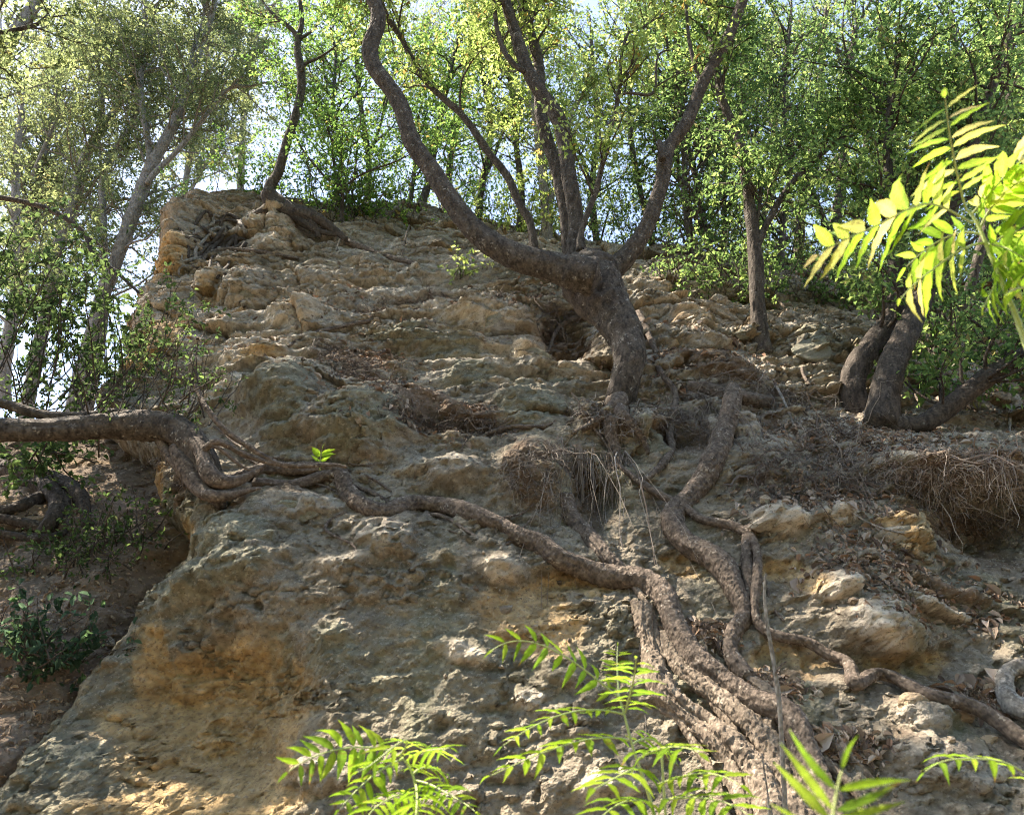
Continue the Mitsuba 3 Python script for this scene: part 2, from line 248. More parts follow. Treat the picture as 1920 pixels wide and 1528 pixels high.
Y -= (0.025 + 0.032 * upper) * vfbm(Q, 4.5, 4, 42) + 0.010 * vnoise(Q, 26, 43)
P3 = np.stack([X, Y, Z], -1)
nx_ = np.gradient(P3, axis=0); nz_ = np.gradient(P3, axis=1); NRM = nrm(np.cross(nx_, nz_)); NRM[NRM[..., 1] > 0] *= -1
fine = 0.034 * (ridged(P3, 9, 4, 61) - 0.6) + 0.020 * vfbm(P3, 19, 3, 62) + 0.007 * vnoise(P3, 52, 63)
pits = np.maximum(0, vnoise(P3, 17, 64) - 0.5) * (0.4 + 0.6 * upper)
P3 = P3 + NRM * (fine * (0.55 + 0.8 * meshkit.noise(P3 * 1.5, 65)) - 0.07 * pits)[..., None]
SURF = np.minimum(gaussian_filter(Y, 3), Y + 0.03)
def on(px, py, off=0.0):
    p = march(px, py, SURF); d = ray(px, py); return p - d / np.linalg.norm(d) * off
def onxz(x, z): return map_coordinates(SURF, [XI(x, z), ZI(np.asarray(z))], order=1, mode='nearest')
SN = np.stack([gaussian_filter(NRM[..., k], 3) for k in range(3)], -1)

def zone_colours():
    cr_ = cr2
    c = np.zeros(X.shape + (3,)); c[:] = (0.205, 0.180, 0.138)
    def lay(col, w):
        nonlocal c
        w = np.clip(w, 0, 1)[..., None]; c = c * (1 - w) + np.array(col) * w
    n1, n2, n3 = vfbm(Q, 1.1, 4, 71), vfbm(Q, 3.1, 4, 72), vfbm(Q, 9, 3, 73)
    lay((0.365, 0.338, 0.285), upper * sstep(-0.3, 0.4, n1))
    lay((0.175, 0.165, 0.115), sstep(-0.02, 0.35, vfbm(Q, 0.8, 4, 74)) * (0.72 - 0.34 * upper))
    lay((0.35, 0.262, 0.165), sstep(0.22, 0.45, n2) * 0.42 * (0.4 + 0.6 * upper))
    jit = 0.55 * n2 + 0.25 * n3
    for k, col in (('grey', (0.27, 0.248, 0.205)), ('pale', (0.42, 0.375, 0.30)), ('ochre', (0.40, 0.285, 0.15)), ('green', (0.178, 0.176, 0.132)), ('sand', (0.35, 0.258, 0.135)), ('soil', (0.135, 0.098, 0.070))):
        lay(col, sstep(0.30, 0.62, ZONES[k] + jit * 0.7) * 0.9)
    lay((0.155, 0.152, 0.103), lower * sstep(0.1, 0.45, vfbm(np.stack([X * 4.5, Y, Z * 0.55], -1), 1.0, 4, 75)) * 0.75 * (Z > 0.6))   # algae runs
    lay((0.37, 0.265, 0.135), sstep(0.30, 0.62, ZONES['sand'] + 0.45 * jit) * 0.85)
    lay((0.15, 0.15, 0.105), sstep(0.12, 0.4, vfbm(np.stack([X * 6, Y, Z * 0.5], -1), 1.0, 3, 82)) * sstep(0.9, 0.5, ZONES['sand']) * sstep(0.05, 0.3, ZONES['sand']) * 0.7)
    lay((0.13, 0.095, 0.068), sstep(0.62, 0.85, SN[..., 2]) * sstep(-0.3, 0.2, n2) * 0.85)        # earth lying on the shelves
    lay((0.30, 0.285, 0.235), sstep(0.30, 0.5, vfbm(Q, 6.5, 3, 76)) * 0.35 * upper)
    lay((0.34, 0.24, 0.125), sstep(0.045, 0.0, crack) * rocky * 0.5)
    c *= (0.68 + 0.52 * meshkit.noise(P3 * 70, 77) + 0.26 * n3 + 0.14 * cr_ * chunky)[..., None]
    c *= (1 - 0.35 * sstep(0.5, 0.75, meshkit.fbm(P3 * 16, 3, 78)))[..., None]
    g1, g2 = meshkit.noise(P3 * 52, 79), meshkit.noise(P3 * 34 + 9, 80)
    c *= (1 - 0.42 * sstep(0.72, 0.9, g1) + 0.50 * sstep(0.74, 0.92, g2))[..., None]
    st = vfbm(np.stack([X * 9, Y, Z * 0.7], -1), 1.0, 4, 81); c *= (1 + 0.30 * st * lower)[..., None]
    return np.clip(c * np.array((1.0, 0.99, 0.985)), 0.02, 0.6)
COL = zone_colours()
CF = grid_faces(NX, len(zs))[:, ::-1]
CF = CF[((Y < 12.0) & (BACK < 3.5)).reshape(-1)[CF].all(1)]                       # the sheet ends on the hilltop and round the corner
used, inv = np.unique(CF, return_inverse=True)
put('cliff', (P3.reshape(-1, 3)[used], inv.reshape(-1, 3)), 'rock', smooth=True, color=COL.reshape(-1, 3)[used], kind='structure', label='weathered sandy cliff face with rock ledges and greenish stains')

# loose and bedded stones of the cliff
def stone(seed, size, squash=(1, 0.8, 0.6), sub=3):
    m = trimesh.creation.icosphere(sub); v = np.array(m.vertices); r = np.random.default_rng(seed)
    for _ in range(14):                                      # flat broken faces
        n = nrm(r.normal(size=3)); h = r.uniform(0.45, 0.8); d = v @ n; v = v - np.maximum(0, d - h)[:, None] * n * 0.9
    v = v * (1 + 0.10 * vfbm(v + seed, 2.2, 3, 3)[:, None]) + 0.03 * np.stack([vnoise(v + seed, 9, s) for s in (1, 2, 3)], -1)
    return v * np.array(squash) * size, np.array(m.faces)
STONES = [(930,598,46,1.5,'p'),(990,668,34,1.5,'p'),(1060,692,26,1.3,'p'),(1085,712,22,1.2,'o'),(1050,716,22,1.4,'g'),(1128,722,15,.9,'p'),(1195,718,18,1.3,'p'),(1225,700,14,1.2,'p'),(1290,598,30,1.2,'o'),(1320,632,16,1.3,'p'),(1265,640,18,1.3,'o'),
 (1540,655,48,1.6,'g'),(1400,625,20,1.5,'g'),(1440,685,16,1.2,'p'),(1490,710,18,1.5,'p'),(1345,595,12,1.5,'p'),(470,545,24,1.7,'g'),(402,538,24,1.3,'p'),(446,560,20,1.0,'o'),(560,605,26,1.5,'p'),(505,685,26,1.5,'o'),(452,600,20,1.5,'p'),(340,545,18,1.2,'p'),(545,560,18,1.4,'g'),
 (620,500,20,1.6,'p'),(680,520,18,1.5,'g'),(700,570,22,1.7,'p'),(800,440,24,1.5,'g'),(745,470,20,1.5,'p'),(850,470,18,1.4,'g'),(880,510,22,1.7,'p'),(330,620,20,1.2,'o'),(290,640,18,1.0,'o'),(300,690,16,1.3,'o'),(370,640,16,1.3,'p'),
 (1460,975,40,1.6,'p'),(1580,970,30,1.4,'o'),(1640,975,30,1.5,'g'),(1690,1005,42,1.4,'p'),(1640,1025,20,1.3,'o'),(1750,1060,22,1.1,'p'),(1850,1130,16,1.3,'o'),(1740,1115,14,1.5,'p'),(1780,1100,14,1.4,'p'),(1880,1125,14,1.2,'o'),
 (1660,868,20,1.6,'p'),(1700,880,18,1.5,'p'),(1730,870,14,1.3,'p'),(1520,760,16,1.2,'p'),(1560,820,14,1.2,'p'),(1480,830,16,1.2,'o'),(1720,1325,30,1.6,'o'),(1800,1345,24,1.6,'o'),(1855,1395,20,1.5,'o'),
 (1215,835,24,1.0,'g'),(1240,850,16,1.0,'o'),(480,1010,28,1.5,'g'),(540,960,34,1.7,'g'),(1135,1440,24,1.1,'p'),(1180,1420,18,1.1,'p')]
SC = {'p': (0.285, 0.255, 0.205), 'g': (0.20, 0.196, 0.155), 'o': (0.33, 0.255, 0.17)}
for i, (px, py, r, asp, k) in enumerate(STONES):
    c = on(px, py); s = r * c[1] / FOC
    v, f = stone(100 + i, s, (asp, 0.8, 0.85))
    a = np.random.default_rng(i).normal(0, 0.25); R = np.array([[math.cos(a), 0, math.sin(a)], [0, 1, 0], [-math.sin(a), 0, math.cos(a)]])
    v = v @ R.T + c + np.array([0, 0.50 * s, 0])
    cc = np.array(SC[k]) * (0.9 + 0.25 * vfbm(v, 5, 3, 4) + 0.2 * vnoise(v, 30, 5))[:, None]
    gm = sstep(0.0, 0.4, vfbm(v, 3, 3, 8))[:, None] * 0.6; cc = cc * (1 - gm) + np.array((0.165, 0.175, 0.13)) * gm
    put('rock', (v, f), 'rock', 'cliff', smooth=False, color=np.clip(cc, 0.03, 0.6))

# ------------------------------------------------------------------ earth bank at the left, ground
bx, bz = np.linspace(-6.5, -1.2, 270), np.linspace(-0.3, 4.0, 220)
BX, BZ = np.meshgrid(bx, bz, indexing='ij')
BC = np.array([at(*p) for p in [(0,830,6.6),(150,835,6.6),(280,860,6.4),(0,900,5.9),(150,900,5.9),(280,930,5.8),(0,1010,5.3),(150,1010,5.3),(300,1010,5.25),(0,1120,4.9),(180,1120,4.85),(0,1250,4.75),(130,1250,4.66),(0,1400,4.34),(60,1400,4.42),(-150,1000,5.2),(-150,1400,4.4),(-100,1600,4.1),(200,1500,4.8),(300,1200,5.1)]])
brbf = RBFInterpolator(BC[:, [0, 2]], BC[:, 1], kernel='thin_plate_spline', smoothing=0.02)
BY = brbf(np.c_[BX.ravel(), BZ.ravel()]).reshape(BX.shape)
bq = np.stack([BX, BY, BZ], -1)
BY -= 0.22 * vfbm(bq, 1.4, 4, 81) + 0.10 * vfbm(bq, 4, 4, 82) + 0.07 * ridged(bq, 6, 4, 83) + 0.03 * vfbm(bq, 16, 2, 80)
BS = gaussian_filter(BY, 2)
bq = np.stack([BX, BY, BZ], -1); bq = bq + 0.02 * np.stack([vnoise(bq, 16, s) for s in (84, 85, 86)], -1)
bc = np.zeros(BX.shape + (3,)) + np.array((0.175, 0.135, 0.102))
w = sstep(-0.1, 0.3, vfbm(bq, 1.6, 4, 87))[..., None]; bc = bc * (1 - w) + np.array((0.12, 0.096, 0.074)) * w
w = (sstep(0.1, 0.4, vfbm(bq, 2.2, 4, 88)) * 0.7)[..., None]; bc = bc * (1 - w) + np.array((0.26, 0.185, 0.105)) * w
bc *= (0.75 + 0.5 * meshkit.noise(bq * 40, 89))[..., None]
put('earth_bank', (bq.reshape(-1, 3), grid_faces(len(bx), len(bz))[:, ::-1]), 'rock', smooth=True, color=bc.reshape(-1, 3), kind='structure', label='bare brown earth bank at the left of the cliff')
def onb(px, py, off=0.0):
    d = ray(px, py); y = np.arange(2.6, 9, 0.01); p = EYE + d * y[:, None]
    f = map_coordinates(BS, [(p[:, 0] + 6.5) / 5.3 * 269, (p[:, 2] + 0.3) / 4.3 * 219], order=1, mode='nearest')
    k = np.argmax(y >= f) if (y >= f).any() else 300
    return p[k] - d / np.linalg.norm(d) * off
g = np.linspace(-1, 1, 101); g = np.sign(g) * np.abs(g) ** 3 * 400
GXX, GYY = np.meshgrid(g, g, indexing='ij')
gp = np.stack([GXX, GYY, 0.12 * vfbm(np.stack([GXX, GYY, GXX * 0], -1), 0.5, 3, 91) - 0.05], -1)
put('ground', (gp.reshape(-1, 3), grid_faces(101, 101)), 'litter', kind='structure', label='brown forest floor covered with dead leaves')
# the wooded ground behind the brow
hx, hy = np.linspace(-30, 40, 120), np.linspace(9.5, 60, 90); HX, HY = np.meshgrid(hx, hy, indexing='ij')
HZ = 7.4 + 0.10 * (HY - 10) + 0.4 * vfbm(np.stack([HX, HY, HX * 0], -1), 0.3, 3, 92)
HZ = HZ * sstep(-8.5, -3.5, HX + 0.1 * (HY - 10)) - 0.2
put('hilltop', (np.stack([HX, HY, HZ], -1).reshape(-1, 3), grid_faces(120, 90)), 'litter', kind='structure', label='wooded ground behind the top of the cliff')

# ------------------------------------------------------------------ roots on the cliff
def rootpath(pxs, offs=0.5, surf=on):
    """(px, py, width px) along the root -> points resting on the rock, and radii."""
    ps, rs = [], []
    for px, py, w in pxs:
        p = surf(px, py); r = 0.48 * w * ((p - EYE) @ FWD) / FOC
        rs.append(r * 0.93); ps.append(p)
    ps = np.array(ps); y = ps[:, 1].copy()
    for _ in range(2): y[1:-1] = np.minimum(y[1:-1], 0.25 * y[:-2] + 0.5 * y[1:-1] + 0.25 * y[2:])
    out = [at(px, py, yy - offs * r) for (px, py, w), yy, r in zip(pxs, y, rs)]
    return np.array(out), np.array(rs)
def root(pxs, parent=None, name='exposed_root', label=None, mat='bark_root', seed=0, offs=0.5, surf=on, sides=24, group=None, **k):
    if pxs[-1][1] >= 1510: pxs = list(pxs) + [(pxs[-1][0] + 18, 1640, pxs[-1][2] * .75), (pxs[-1][0] + 30, 1760, pxs[-1][2] * .5), (pxs[-1][0] + 34, 1850, pxs[-1][2] * .2)]
    p, r = rootpath(pxs, offs, surf)
    a = dict(step=0.012, lump=0.13, furrow=0.12, knots=0.10, rough=0.13); a.update(k)
    return put(name, tube(p, r, sides=sides, seed=seed, **a), mat, parent, label=label, cat=None if parent else 'root', group=group)

# the fallen tree at the left and the root that snakes across the face
ft = thing('fallen_tree', 'thick dark trunk lying almost level at the left, ending in a knotted root crown', 'tree')
fy = lambda px: np.interp(px, [-300, 0, 300, 400], [4.3, 4.7, 4.85, 4.75])
def free(pxs, yf):
    ps = np.array([at(px, py, yf(px) if callable(yf) else yf) for px, py, w in pxs])
    rs = np.array([0.46 * w * ((p - EYE) @ FWD) / FOC for (px, py, w), p in zip(pxs, ps)])
    return ps, rs
p, r = free([(-320,842,44),(-150,815,44),(0,806,44),(102,806,46),(204,799,56),(272,797,64),(323,803,62),(357,827,58),(381,861,54),(397,895,48),(404,925,36),(420,950,20)], fy)
put('trunk', tube(p, r, 36, 0.016, 0.10, 0.10, 3, knots=0.12), 'bark', ft)
cp = np.array([[-3.1, 4.3, 1.9], [-4.1, 4.1, 3.2], [-4.9, 4.2, 5.2], [-5.0, 4.5, 7.4], [-4.2, 4.7, 9.3], [-3.0, 4.6, 10.4], [-1.6, 4.4, 11.0]])
cq = np.array([[-4.9, 4.2, 5.6], [-5.4, 4.9, 7.4], [-5.3, 6.0, 9.2], [-4.4, 6.8, 10.8], [-3.2, 7.2, 11.8]])
ce = np.array([[-4.9, 4.4, 7.6], [-4.4, 3.6, 9.0], [-3.2, 3.0, 10.0], [-1.8, 2.8, 10.6]])
CAN = []
cs_ = np.array([[-4.9, 4.2, 5.2], [-5.6, 4.6, 6.3], [-6.1, 5.2, 7.2], [-5.9, 6.0, 8.0], [-5.2, 6.6, 8.8]])
for q_, r_ in ((cp, np.linspace(0.14, 0.03, 7)), (cq, np.linspace(0.08, 0.02, 5)), (ce, np.linspace(0.07, 0.02, 4)), (cs_, np.linspace(0.07, 0.02, 5))):
    put('limb', tube(q_, r_, 14, 0.06, 0.08, 0.1, 3), 'bark', ft); CAN.append((*resample(q_, r_, 0.12)[:2], 0.45))
p, r = free([(-260,720,16),(-80,742,18),(10,758,19),(68,775,20),(153,781,22),(200,778,26),(262,788,30)], lambda q: fy(q) + 0.05)
put('limb', tube(p, r, 24, 0.02, 0.08, 0.10, 4), 'bark', ft)
for i, (pp, s) in enumerate([([(350,830,30),(385,870,34),(410,900,34),(440,903,26),(470,890,16),(498,872,5)],5),([(330,840,30),(350,880,34),(375,915,32),(402,930,26),(440,926,18),(470,918,10),(490,915,4)],6),([(380,850,16),(415,830,14),(445,845,12),(480,860,10),(540,875,7)],7),
        ([(300,825,20),(330,870,22),(352,900,18),(362,915,10)],8),([(368,720,8),(376,745,10),(395,775,11),(420,805,12),(455,830,11),(490,852,11),(520,868,10),(600,872,8),(650,876,6)],9),([(395,835,8),(430,855,8),(455,875,6),(475,882,4)],10)]):
    p, r = free(pp, lambda q: np.interp(q, [300, 400, 500, 650], [4.86, 4.62, 4.68, 4.72])); put('root', tube(p, r, 20, 0.014, 0.12, 0.12, s, knots=0.1), 'bark_root', ft)
SNAKE = [(400,905,24),(435,903,28),(476,886,28),(520,878,28),(560,880,29),(605,878,29),(636,886,31),(646,910,34),(662,935,36),(690,953,37),(728,958,36),(766,945,37),(803,945,36),(851,953,37),(898,969,38),(946,990,40),(973,1007,42),(1013,1021,43),(1048,1047,44),(1082,1059,44),(1124,1076,46),(1165,1084,46),(1200,1086,46),(1230,1103,48),(1250,1130,50),(1262,1166,52),(1282,1203,54),(1308,1240,54),(1349,1270,50),(1394,1301,50),(1432,1321,52),(1470,1335,56),(1497,1375,62),(1512,1420,64),(1532,1468,66),(1560,1530,70)]
root(SNAKE, ft, 'root', seed=11, sides=32, offs=0.65, label='long root snaking across the cliff face')
root([(480,905,20),(520,908,20),(560,907,22),(600,895,22),(636,890,22)], ft, 'root', seed=12, offs=1.1)
root([(590,885,7),(640,905,8),(700,925,10),(735,945,9),(760,955,6)], ft, 'root', seed=13, offs=1.6)
root([(650,960,8),(610,990,7),(640,1010,6),(665,1040,4)], ft, 'root', seed=14)
root([(800,965,10),(860,985,8),(900,1010,7),(935,1020,6),(960,1010,6)], ft, 'root', seed=15)
# root bundle at the lower right
rb = thing('root_bundle', 'bundle of thick soil-crusted roots running down the lower right of the cliff', 'root')
for pp, s in [([(1203,1138,38),(1211,1194,42),(1224,1242,48),(1236,1283,52),(1264,1318,54),(1321,1359,56),(1362,1392,62),(1396,1428,66),(1426,1468,70),(1450,1530,74)],21),
              ([(1245,1190,30),(1262,1232,34),(1290,1268,38),(1335,1300,40),(1380,1335,46),(1420,1372,50),(1450,1420,54),(1475,1480,58),(1500,1540,60)],22),
              ([(1384,1262,30),(1430,1296,34),(1452,1330,36),(1440,1370,34),(1465,1410,36),(1490,1460,34),(1520,1530,34)],23),
              ([(1300,1370,40),(1335,1385,46),(1365,1425,40),(1385,1470,36),(1400,1530,36)],24),
              ([(1500,1370,26),(1545,1395,26),(1590,1420,24),(1625,1455,18),(1650,1475,12)],25),
              ([(1520,1400,20),(1560,1440,20),(1590,1470,18),(1620,1510,14)],26)]:
    root(pp, rb, 'root', mat='bark_soil', seed=s, sides=44, offs=0.38, lump=0.20, furrow=0.22, knots=0.25, rough=0.20)
for pp, s_ in [([(1290,1215,16),(1310,1260,18),(1325,1300,18),(1360,1345,20),(1385,1390,22),(1392,1440,22)],27),([(1240,1330,14),(1275,1352,18),(1310,1405,20),(1335,1450,22),(1350,1500,24),(1362,1545,26)],28),([(1405,1285,14),(1398,1320,16),(1410,1360,18),(1405,1400,18),(1418,1445,20)],29),
              ([(1360,1330,12),(1400,1345,14),(1450,1350,16),(1490,1365,14),(1530,1372,10)],30),([(1470,1350,12),(1462,1400,14),(1480,1450,14),(1478,1500,16),(1490,1545,16)],37),([(1180,1090,10),(1205,1120,14),(1225,1160,16),(1232,1200,18),(1250,1240,20)],38),([(1322,1270,10),(1352,1300,12),(1366,1335,12),(1400,1362,14),(1425,1400,14)],39)]:
    root(pp, rb, 'root', mat='bark_soil', seed=s_, sides=20, offs=0.75, lump=0.18, furrow=0.15, knots=0.15, rough=0.18)
sb = thing('root_stub', 'pale knobbly curled root stub at the right edge above the snaking root', 'root')
root([(1985,1335,46),(1935,1338,44),(1900,1322,40),(1884,1290,36),(1892,1260,32),(1920,1250,30),(1945,1262,22)], sb, 'root', seed=131, sides=28, offs=1.1, mat='bark_pale', lump=0.22, knots=0.25, rough=0.2)
rc = thing('twisted_root', 'thick twisting root dropping from the soil ledge beside the hanging fibres', 'root')
root([(1372,735,34),(1364,789,38),(1352,827,44),(1334,871,46),(1311,908,44),(1284,938,42),(1262,965,42),(1268,996,46),(1296,1024,48),(1332,1042,50),(1358,1068,50),(1380,1110,38),(1394,1150,36),(1376,1186,34),(1368,1215,36),(1382,1245,38),(1405,1272,36)], rc, 'root', seed=31, sides=36, offs=0.85)
root([(1290,725,22),(1330,730,30),(1380,744,30),(1420,752,34),(1443,752,26)], rc, 'root', seed=32, offs=0.6)
root([(1408,990,26),(1400,1040,24),(1404,1100,26),(1398,1150,22)], rc, 'root', seed=33, offs=0.3)
D = [(1147,837,6),(1160,871,9),(1198,901,14),(1232,925,17),(1280,949,17),(1314,972,17),(1365,983,17),(1404,1002,17),(1416,1022,18),(1421,1062,19),(1415,1121,18),(1426,1173,19),(1460,1193,21),(1515,1204,22),(1556,1228,22),(1586,1240,25),(1597,1262,29),(1603,1281,30),(1626,1270,28),(1653,1263,27),(1695,1280,27),(1746,1304,28),(1816,1321,29),(1867,1349,29),(1920,1386,30),(1980,1420,32)]
root(D, seed=34, sides=28, offs=2.6, label='slender root that loops down and snakes right to the edge of the picture')
root([(1232,670,12),(1249,711,13),(1266,738,14),(1262,779,14),(1256,816,15),(1259,845,16),(1239,874,15),(1211,898,14),(1196,903,10)], seed=35, offs=1.0, label='grey bent root running down right of the forked tree trunk')
root([(1060,930,30),(1075,975,34),(1105,1010,38),(1135,1045,36),(1170,1075,30),(1195,1100,24)], seed=36, offs=0.2, mat='bark_root', label='short pale earth-covered root below the hanging fibres in the middle')
for i, (pp, lab) in enumerate([([(650,455,14),(690,468,13),(735,483,12),(770,492,10),(790,510,7)],'bare root lying on the upper slope left of the forked tree'),
        ([(380,490,8),(420,468,9),(470,470,9),(520,478,8),(560,485,5)],'thin root across the rock under the tangled roots'),
        ([(700,600,8),(640,612,9),(590,625,8),(540,650,6)],'root trailing along the middle rock ledge'),
        ([(1040,790,5),(1010,800,8),(960,800,9),(910,815,8),(890,830,6)],'curved root under the middle of the green rock'),
        ([(1290,1155,5),(1300,1180,6),(1330,1200,6),(1350,1230,5)],'thin root between the two thick root bundles'),
        ([(1560,880,5),(1620,900,7),(1680,930,6),(1720,945,4)],'pale root across the soil below the right tree'),
        ([(1480,1265,4),(1500,1280,6),(1470,1290,5)],'short bent root beside the slender stem'),
        ([(1440,1100,5),(1450,1140,7),(1470,1165,7)],'little root hooking down right of the slender stem')]):
    root(pp, label=lab, seed=60 + i, sides=12, offs=0.8, furrow=0.06)
# tangled roots on the left rock top
TWG = [([(640,880,4),(690,893,5),(725,915,5),(758,942,4)]),([(650,868,3),(690,872,4),(715,868,3)]),([(612,886,3),(650,915,4),(670,945,4),(690,965,3)]),([(560,905,4),(610,912,4),(640,930,4),(668,958,3)]),([(470,880,4),(500,860,4),(545,862,4),(590,868,3)]),
       ([(410,830,5),(440,845,5),(468,862,5),(500,878,4)]),([(400,800,4),(425,818,4),(455,838,4),(480,842,3)]),([(690,940,3),(720,935,3),(742,925,3)]),([(930,1000,4),(945,970,4),(970,965,4),(1000,945,3)]),([(960,1005,3),(985,985,4),(1010,960,4),(1030,950,3)]),([(830,992,3),(860,1000,4),(900,1015,4)]),([(1085,775,4),(1110,800,6),(1135,830,6),(1150,860,6),(1165,880,4)]),([(1170,812,3),(1182,785,5),(1195,760,4)]),([(1140,845,4),(1150,880,5),(1160,910,3)])]
tw = thing('fine_roots', 'fine bare roots trailing off the snaking root and the soil clumps', 'root')
for i, pp in enumerate(TWG): root(pp, tw, 'root', seed=150 + i, sides=8, offs=2.2, furrow=.05, knots=.05, step=.02)
tg = thing('root_tangle', 'tangle of bare grey roots clinging to the rock block at top left', 'root')
rng = np.random.default_rng(12)
for i in range(22):
    a = np.array([rng.uniform(380, 470), rng.uniform(405, 470)]); ang = rng.uniform(-0.9, 0.6); pp = []
    for k in range(6):
        pp.append((a[0], a[1], rng.uniform(6, 12) * (1 - 0.1 * k))); ang += rng.normal(0, 0.7); a = a + np.array([-math.cos(ang), math.sin(ang) + 0.25]) * 15
    root(pp, tg, 'root', seed=80 + i, sides=8, mat='bark_dark' if i % 4 else 'bark_pale', offs=1.3, step=0.03)
# root plate of the stump at the far left of the bank
st = thing('root_stump', 'gnarled dark root crown arching over the earth bank at the far left', 'root')
for i, pp in enumerate([[(-60,880,40),(10,880,42),(60,890,44),(105,905,40),(140,920,34),(158,950,26),(160,985,16)],[(50,900,30),(95,920,34),(108,950,32),(90,985,28),(70,1005,20)],[(-40,975,20),(20,975,22),(60,985,22),(95,990,18)],[(-40,1000,16),(30,1005,18),(80,1010,20),(125,995,12)],[(90,910,24),(60,940,26),(20,955,22),(-40,960,20)],[(100,905,20),(125,950,20),(128,990,14)]]):
    root(pp, st, 'root', seed=110 + i, mat='bark_dark', surf=onb, offs=1.2)

# ------------------------------------------------------------------ trees
def limb_branches(rng, limbs, n2, L2, n3, L3, t0=0.25, up=0.35, flat=None):
    """Side branches and twigs that grow from the limbs; returns their polylines (a, b) and twig ends for the leaves."""
    B, BR, start = [], [], []
    lens = np.array([np.linalg.norm(np.diff(p, axis=0), axis=1).sum() * (1 - t) for p, r, t in limbs])
    pick = rng.choice(len(limbs), n2, p=lens / lens.sum())
    for k in pick:
        p, r, t0_ = limbs[k]; t = t0_ + (1 - t0_) * rng.random() ** 0.8; i = t * (len(p) - 1); j = min(int(i), len(p) - 2); a = p[j] + (p[j + 1] - p[j]) * (i - j)
        tan = nrm(p[j + 1] - p[j]); d = rng.normal(size=3); d -= tan * (d @ tan) * 0.8; d = nrm(nrm(d) + tan * 0.45 + np.array([0, 0, up]))
        L = L2 * rng.uniform(0.45, 1.1); q = [a]
        for m in range(5):
            d = nrm(d + rng.normal(0, 0.22, 3) + np.array([0, 0, 0.05])); q.append(q[-1] + d * L / 5)
        B.append(q); r0 = min(r[j] * 0.55, 0.006 + 0.012 * L); BR.append(np.linspace(r0, 0.0025, 6))
    B, BR = np.array(B), np.array(BR)
    n = len(B) * n3
    bi = np.repeat(np.arange(len(B)), n3); t = rng.uniform(0.25, 1.0, n) * 4.999; j = t.astype(int)
    a = B[bi, j] + (B[bi, j + 1] - B[bi, j]) * (t - j)[:, None]; tan = nrm(B[bi, j + 1] - B[bi, j])
    d = nrm(randdir(rng, n) * 0.9 + tan * 0.6 + np.array([0, 0, 0.2]))
    L = L3 * rng.uniform(0.4, 1.1, n)[:, None]; W = np.zeros((n, 4, 3)); W[:, 0] = a
    for m in range(1, 4):
        d = nrm(d + rng.normal(0, 0.2, (n, 3))); W[:, m] = W[:, m - 1] + d * L / 3
    return B, BR, W
def foliage(rng, W, nl, size, palette, weights, updn=0.7, spread=0.05, far=False):
    spread = spread * (2 if far else 1)
    n = len(W) * nl; wi = np.repeat(np.arange(len(W)), nl); t = rng.uniform(0.3, 3.0, n) * 0.9999; j = t.astype(int)
    a = W[wi, j] + (W[wi, np.minimum(j + 1, 3)] - W[wi, j]) * (t - j)[:, None]; tan = nrm(W[wi, 3] - W[wi, 0])
    ax = nrm(randdir(rng, n) * 0.9 + tan * 0.7 + np.array([0, 0, -0.15])); nor = nrm(randdir(rng, n) * 0.75 + np.array([0, 0, updn]))
    L = size * rng.uniform(0.65, 1.25, n)
    v, f = leaves(a + randdir(rng, n) * spread * rng.random(n)[:, None], ax, nor, L, L * rng.uniform(0.45, 0.65, n), far=far)
    tree_tone = rng.choice(len(palette), len(W), p=weights)[wi]; own = rng.choice(len(palette), n, p=weights)
    c = np.array(palette)[np.where(rng.random(n) < 0.6, tree_tone, own)] * rng.uniform(0.75, 1.25, n)[:, None]
    return (v, f), np.clip(np.repeat(c, 4 if far else 6, 0), 0.005, 0.8)
OAK = [(0.175, 0.22, 0.095), (0.22, 0.27, 0.11), (0.125, 0.165, 0.075), (0.40, 0.46, 0.19), (0.25, 0.24, 0.10)]
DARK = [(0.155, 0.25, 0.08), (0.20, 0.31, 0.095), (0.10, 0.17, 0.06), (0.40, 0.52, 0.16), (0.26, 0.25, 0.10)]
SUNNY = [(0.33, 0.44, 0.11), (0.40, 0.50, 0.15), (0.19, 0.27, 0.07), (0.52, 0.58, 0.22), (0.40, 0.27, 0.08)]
FRESH = [(0.17, 0.30, 0.07), (0.22, 0.36, 0.08), (0.12, 0.22, 0.055), (0.34, 0.48, 0.12), (0.38, 0.30, 0.09)]
WT = [0.3, 0.28, 0.2, 0.19, 0.03]
def dress(key, limbs, seed, n2, L2, n3=9, L3=0.4, nl=14, size=0.055, pal=OAK, up=0.35, bark='bark', far=True):
    rng = np.random.default_rng(seed)
    B, BR, W = limb_branches(rng, limbs, n2, L2, n3, L3, up=up)
    v1 = tubes(B, BR, 4); W2 = W[:, [0, 3]] if far else W; v2 = tubes(W2, np.repeat(np.linspace(0.0032, 0.0012, W2.shape[1])[None], len(W), 0), 3)
    put('twigs', join([v1, v2]), bark, key, kind='stuff')
    m, c = foliage(rng, W, nl, size, pal, WT, far=far)
    put('crown', m, 'leaf', key, smooth=False, color=c)
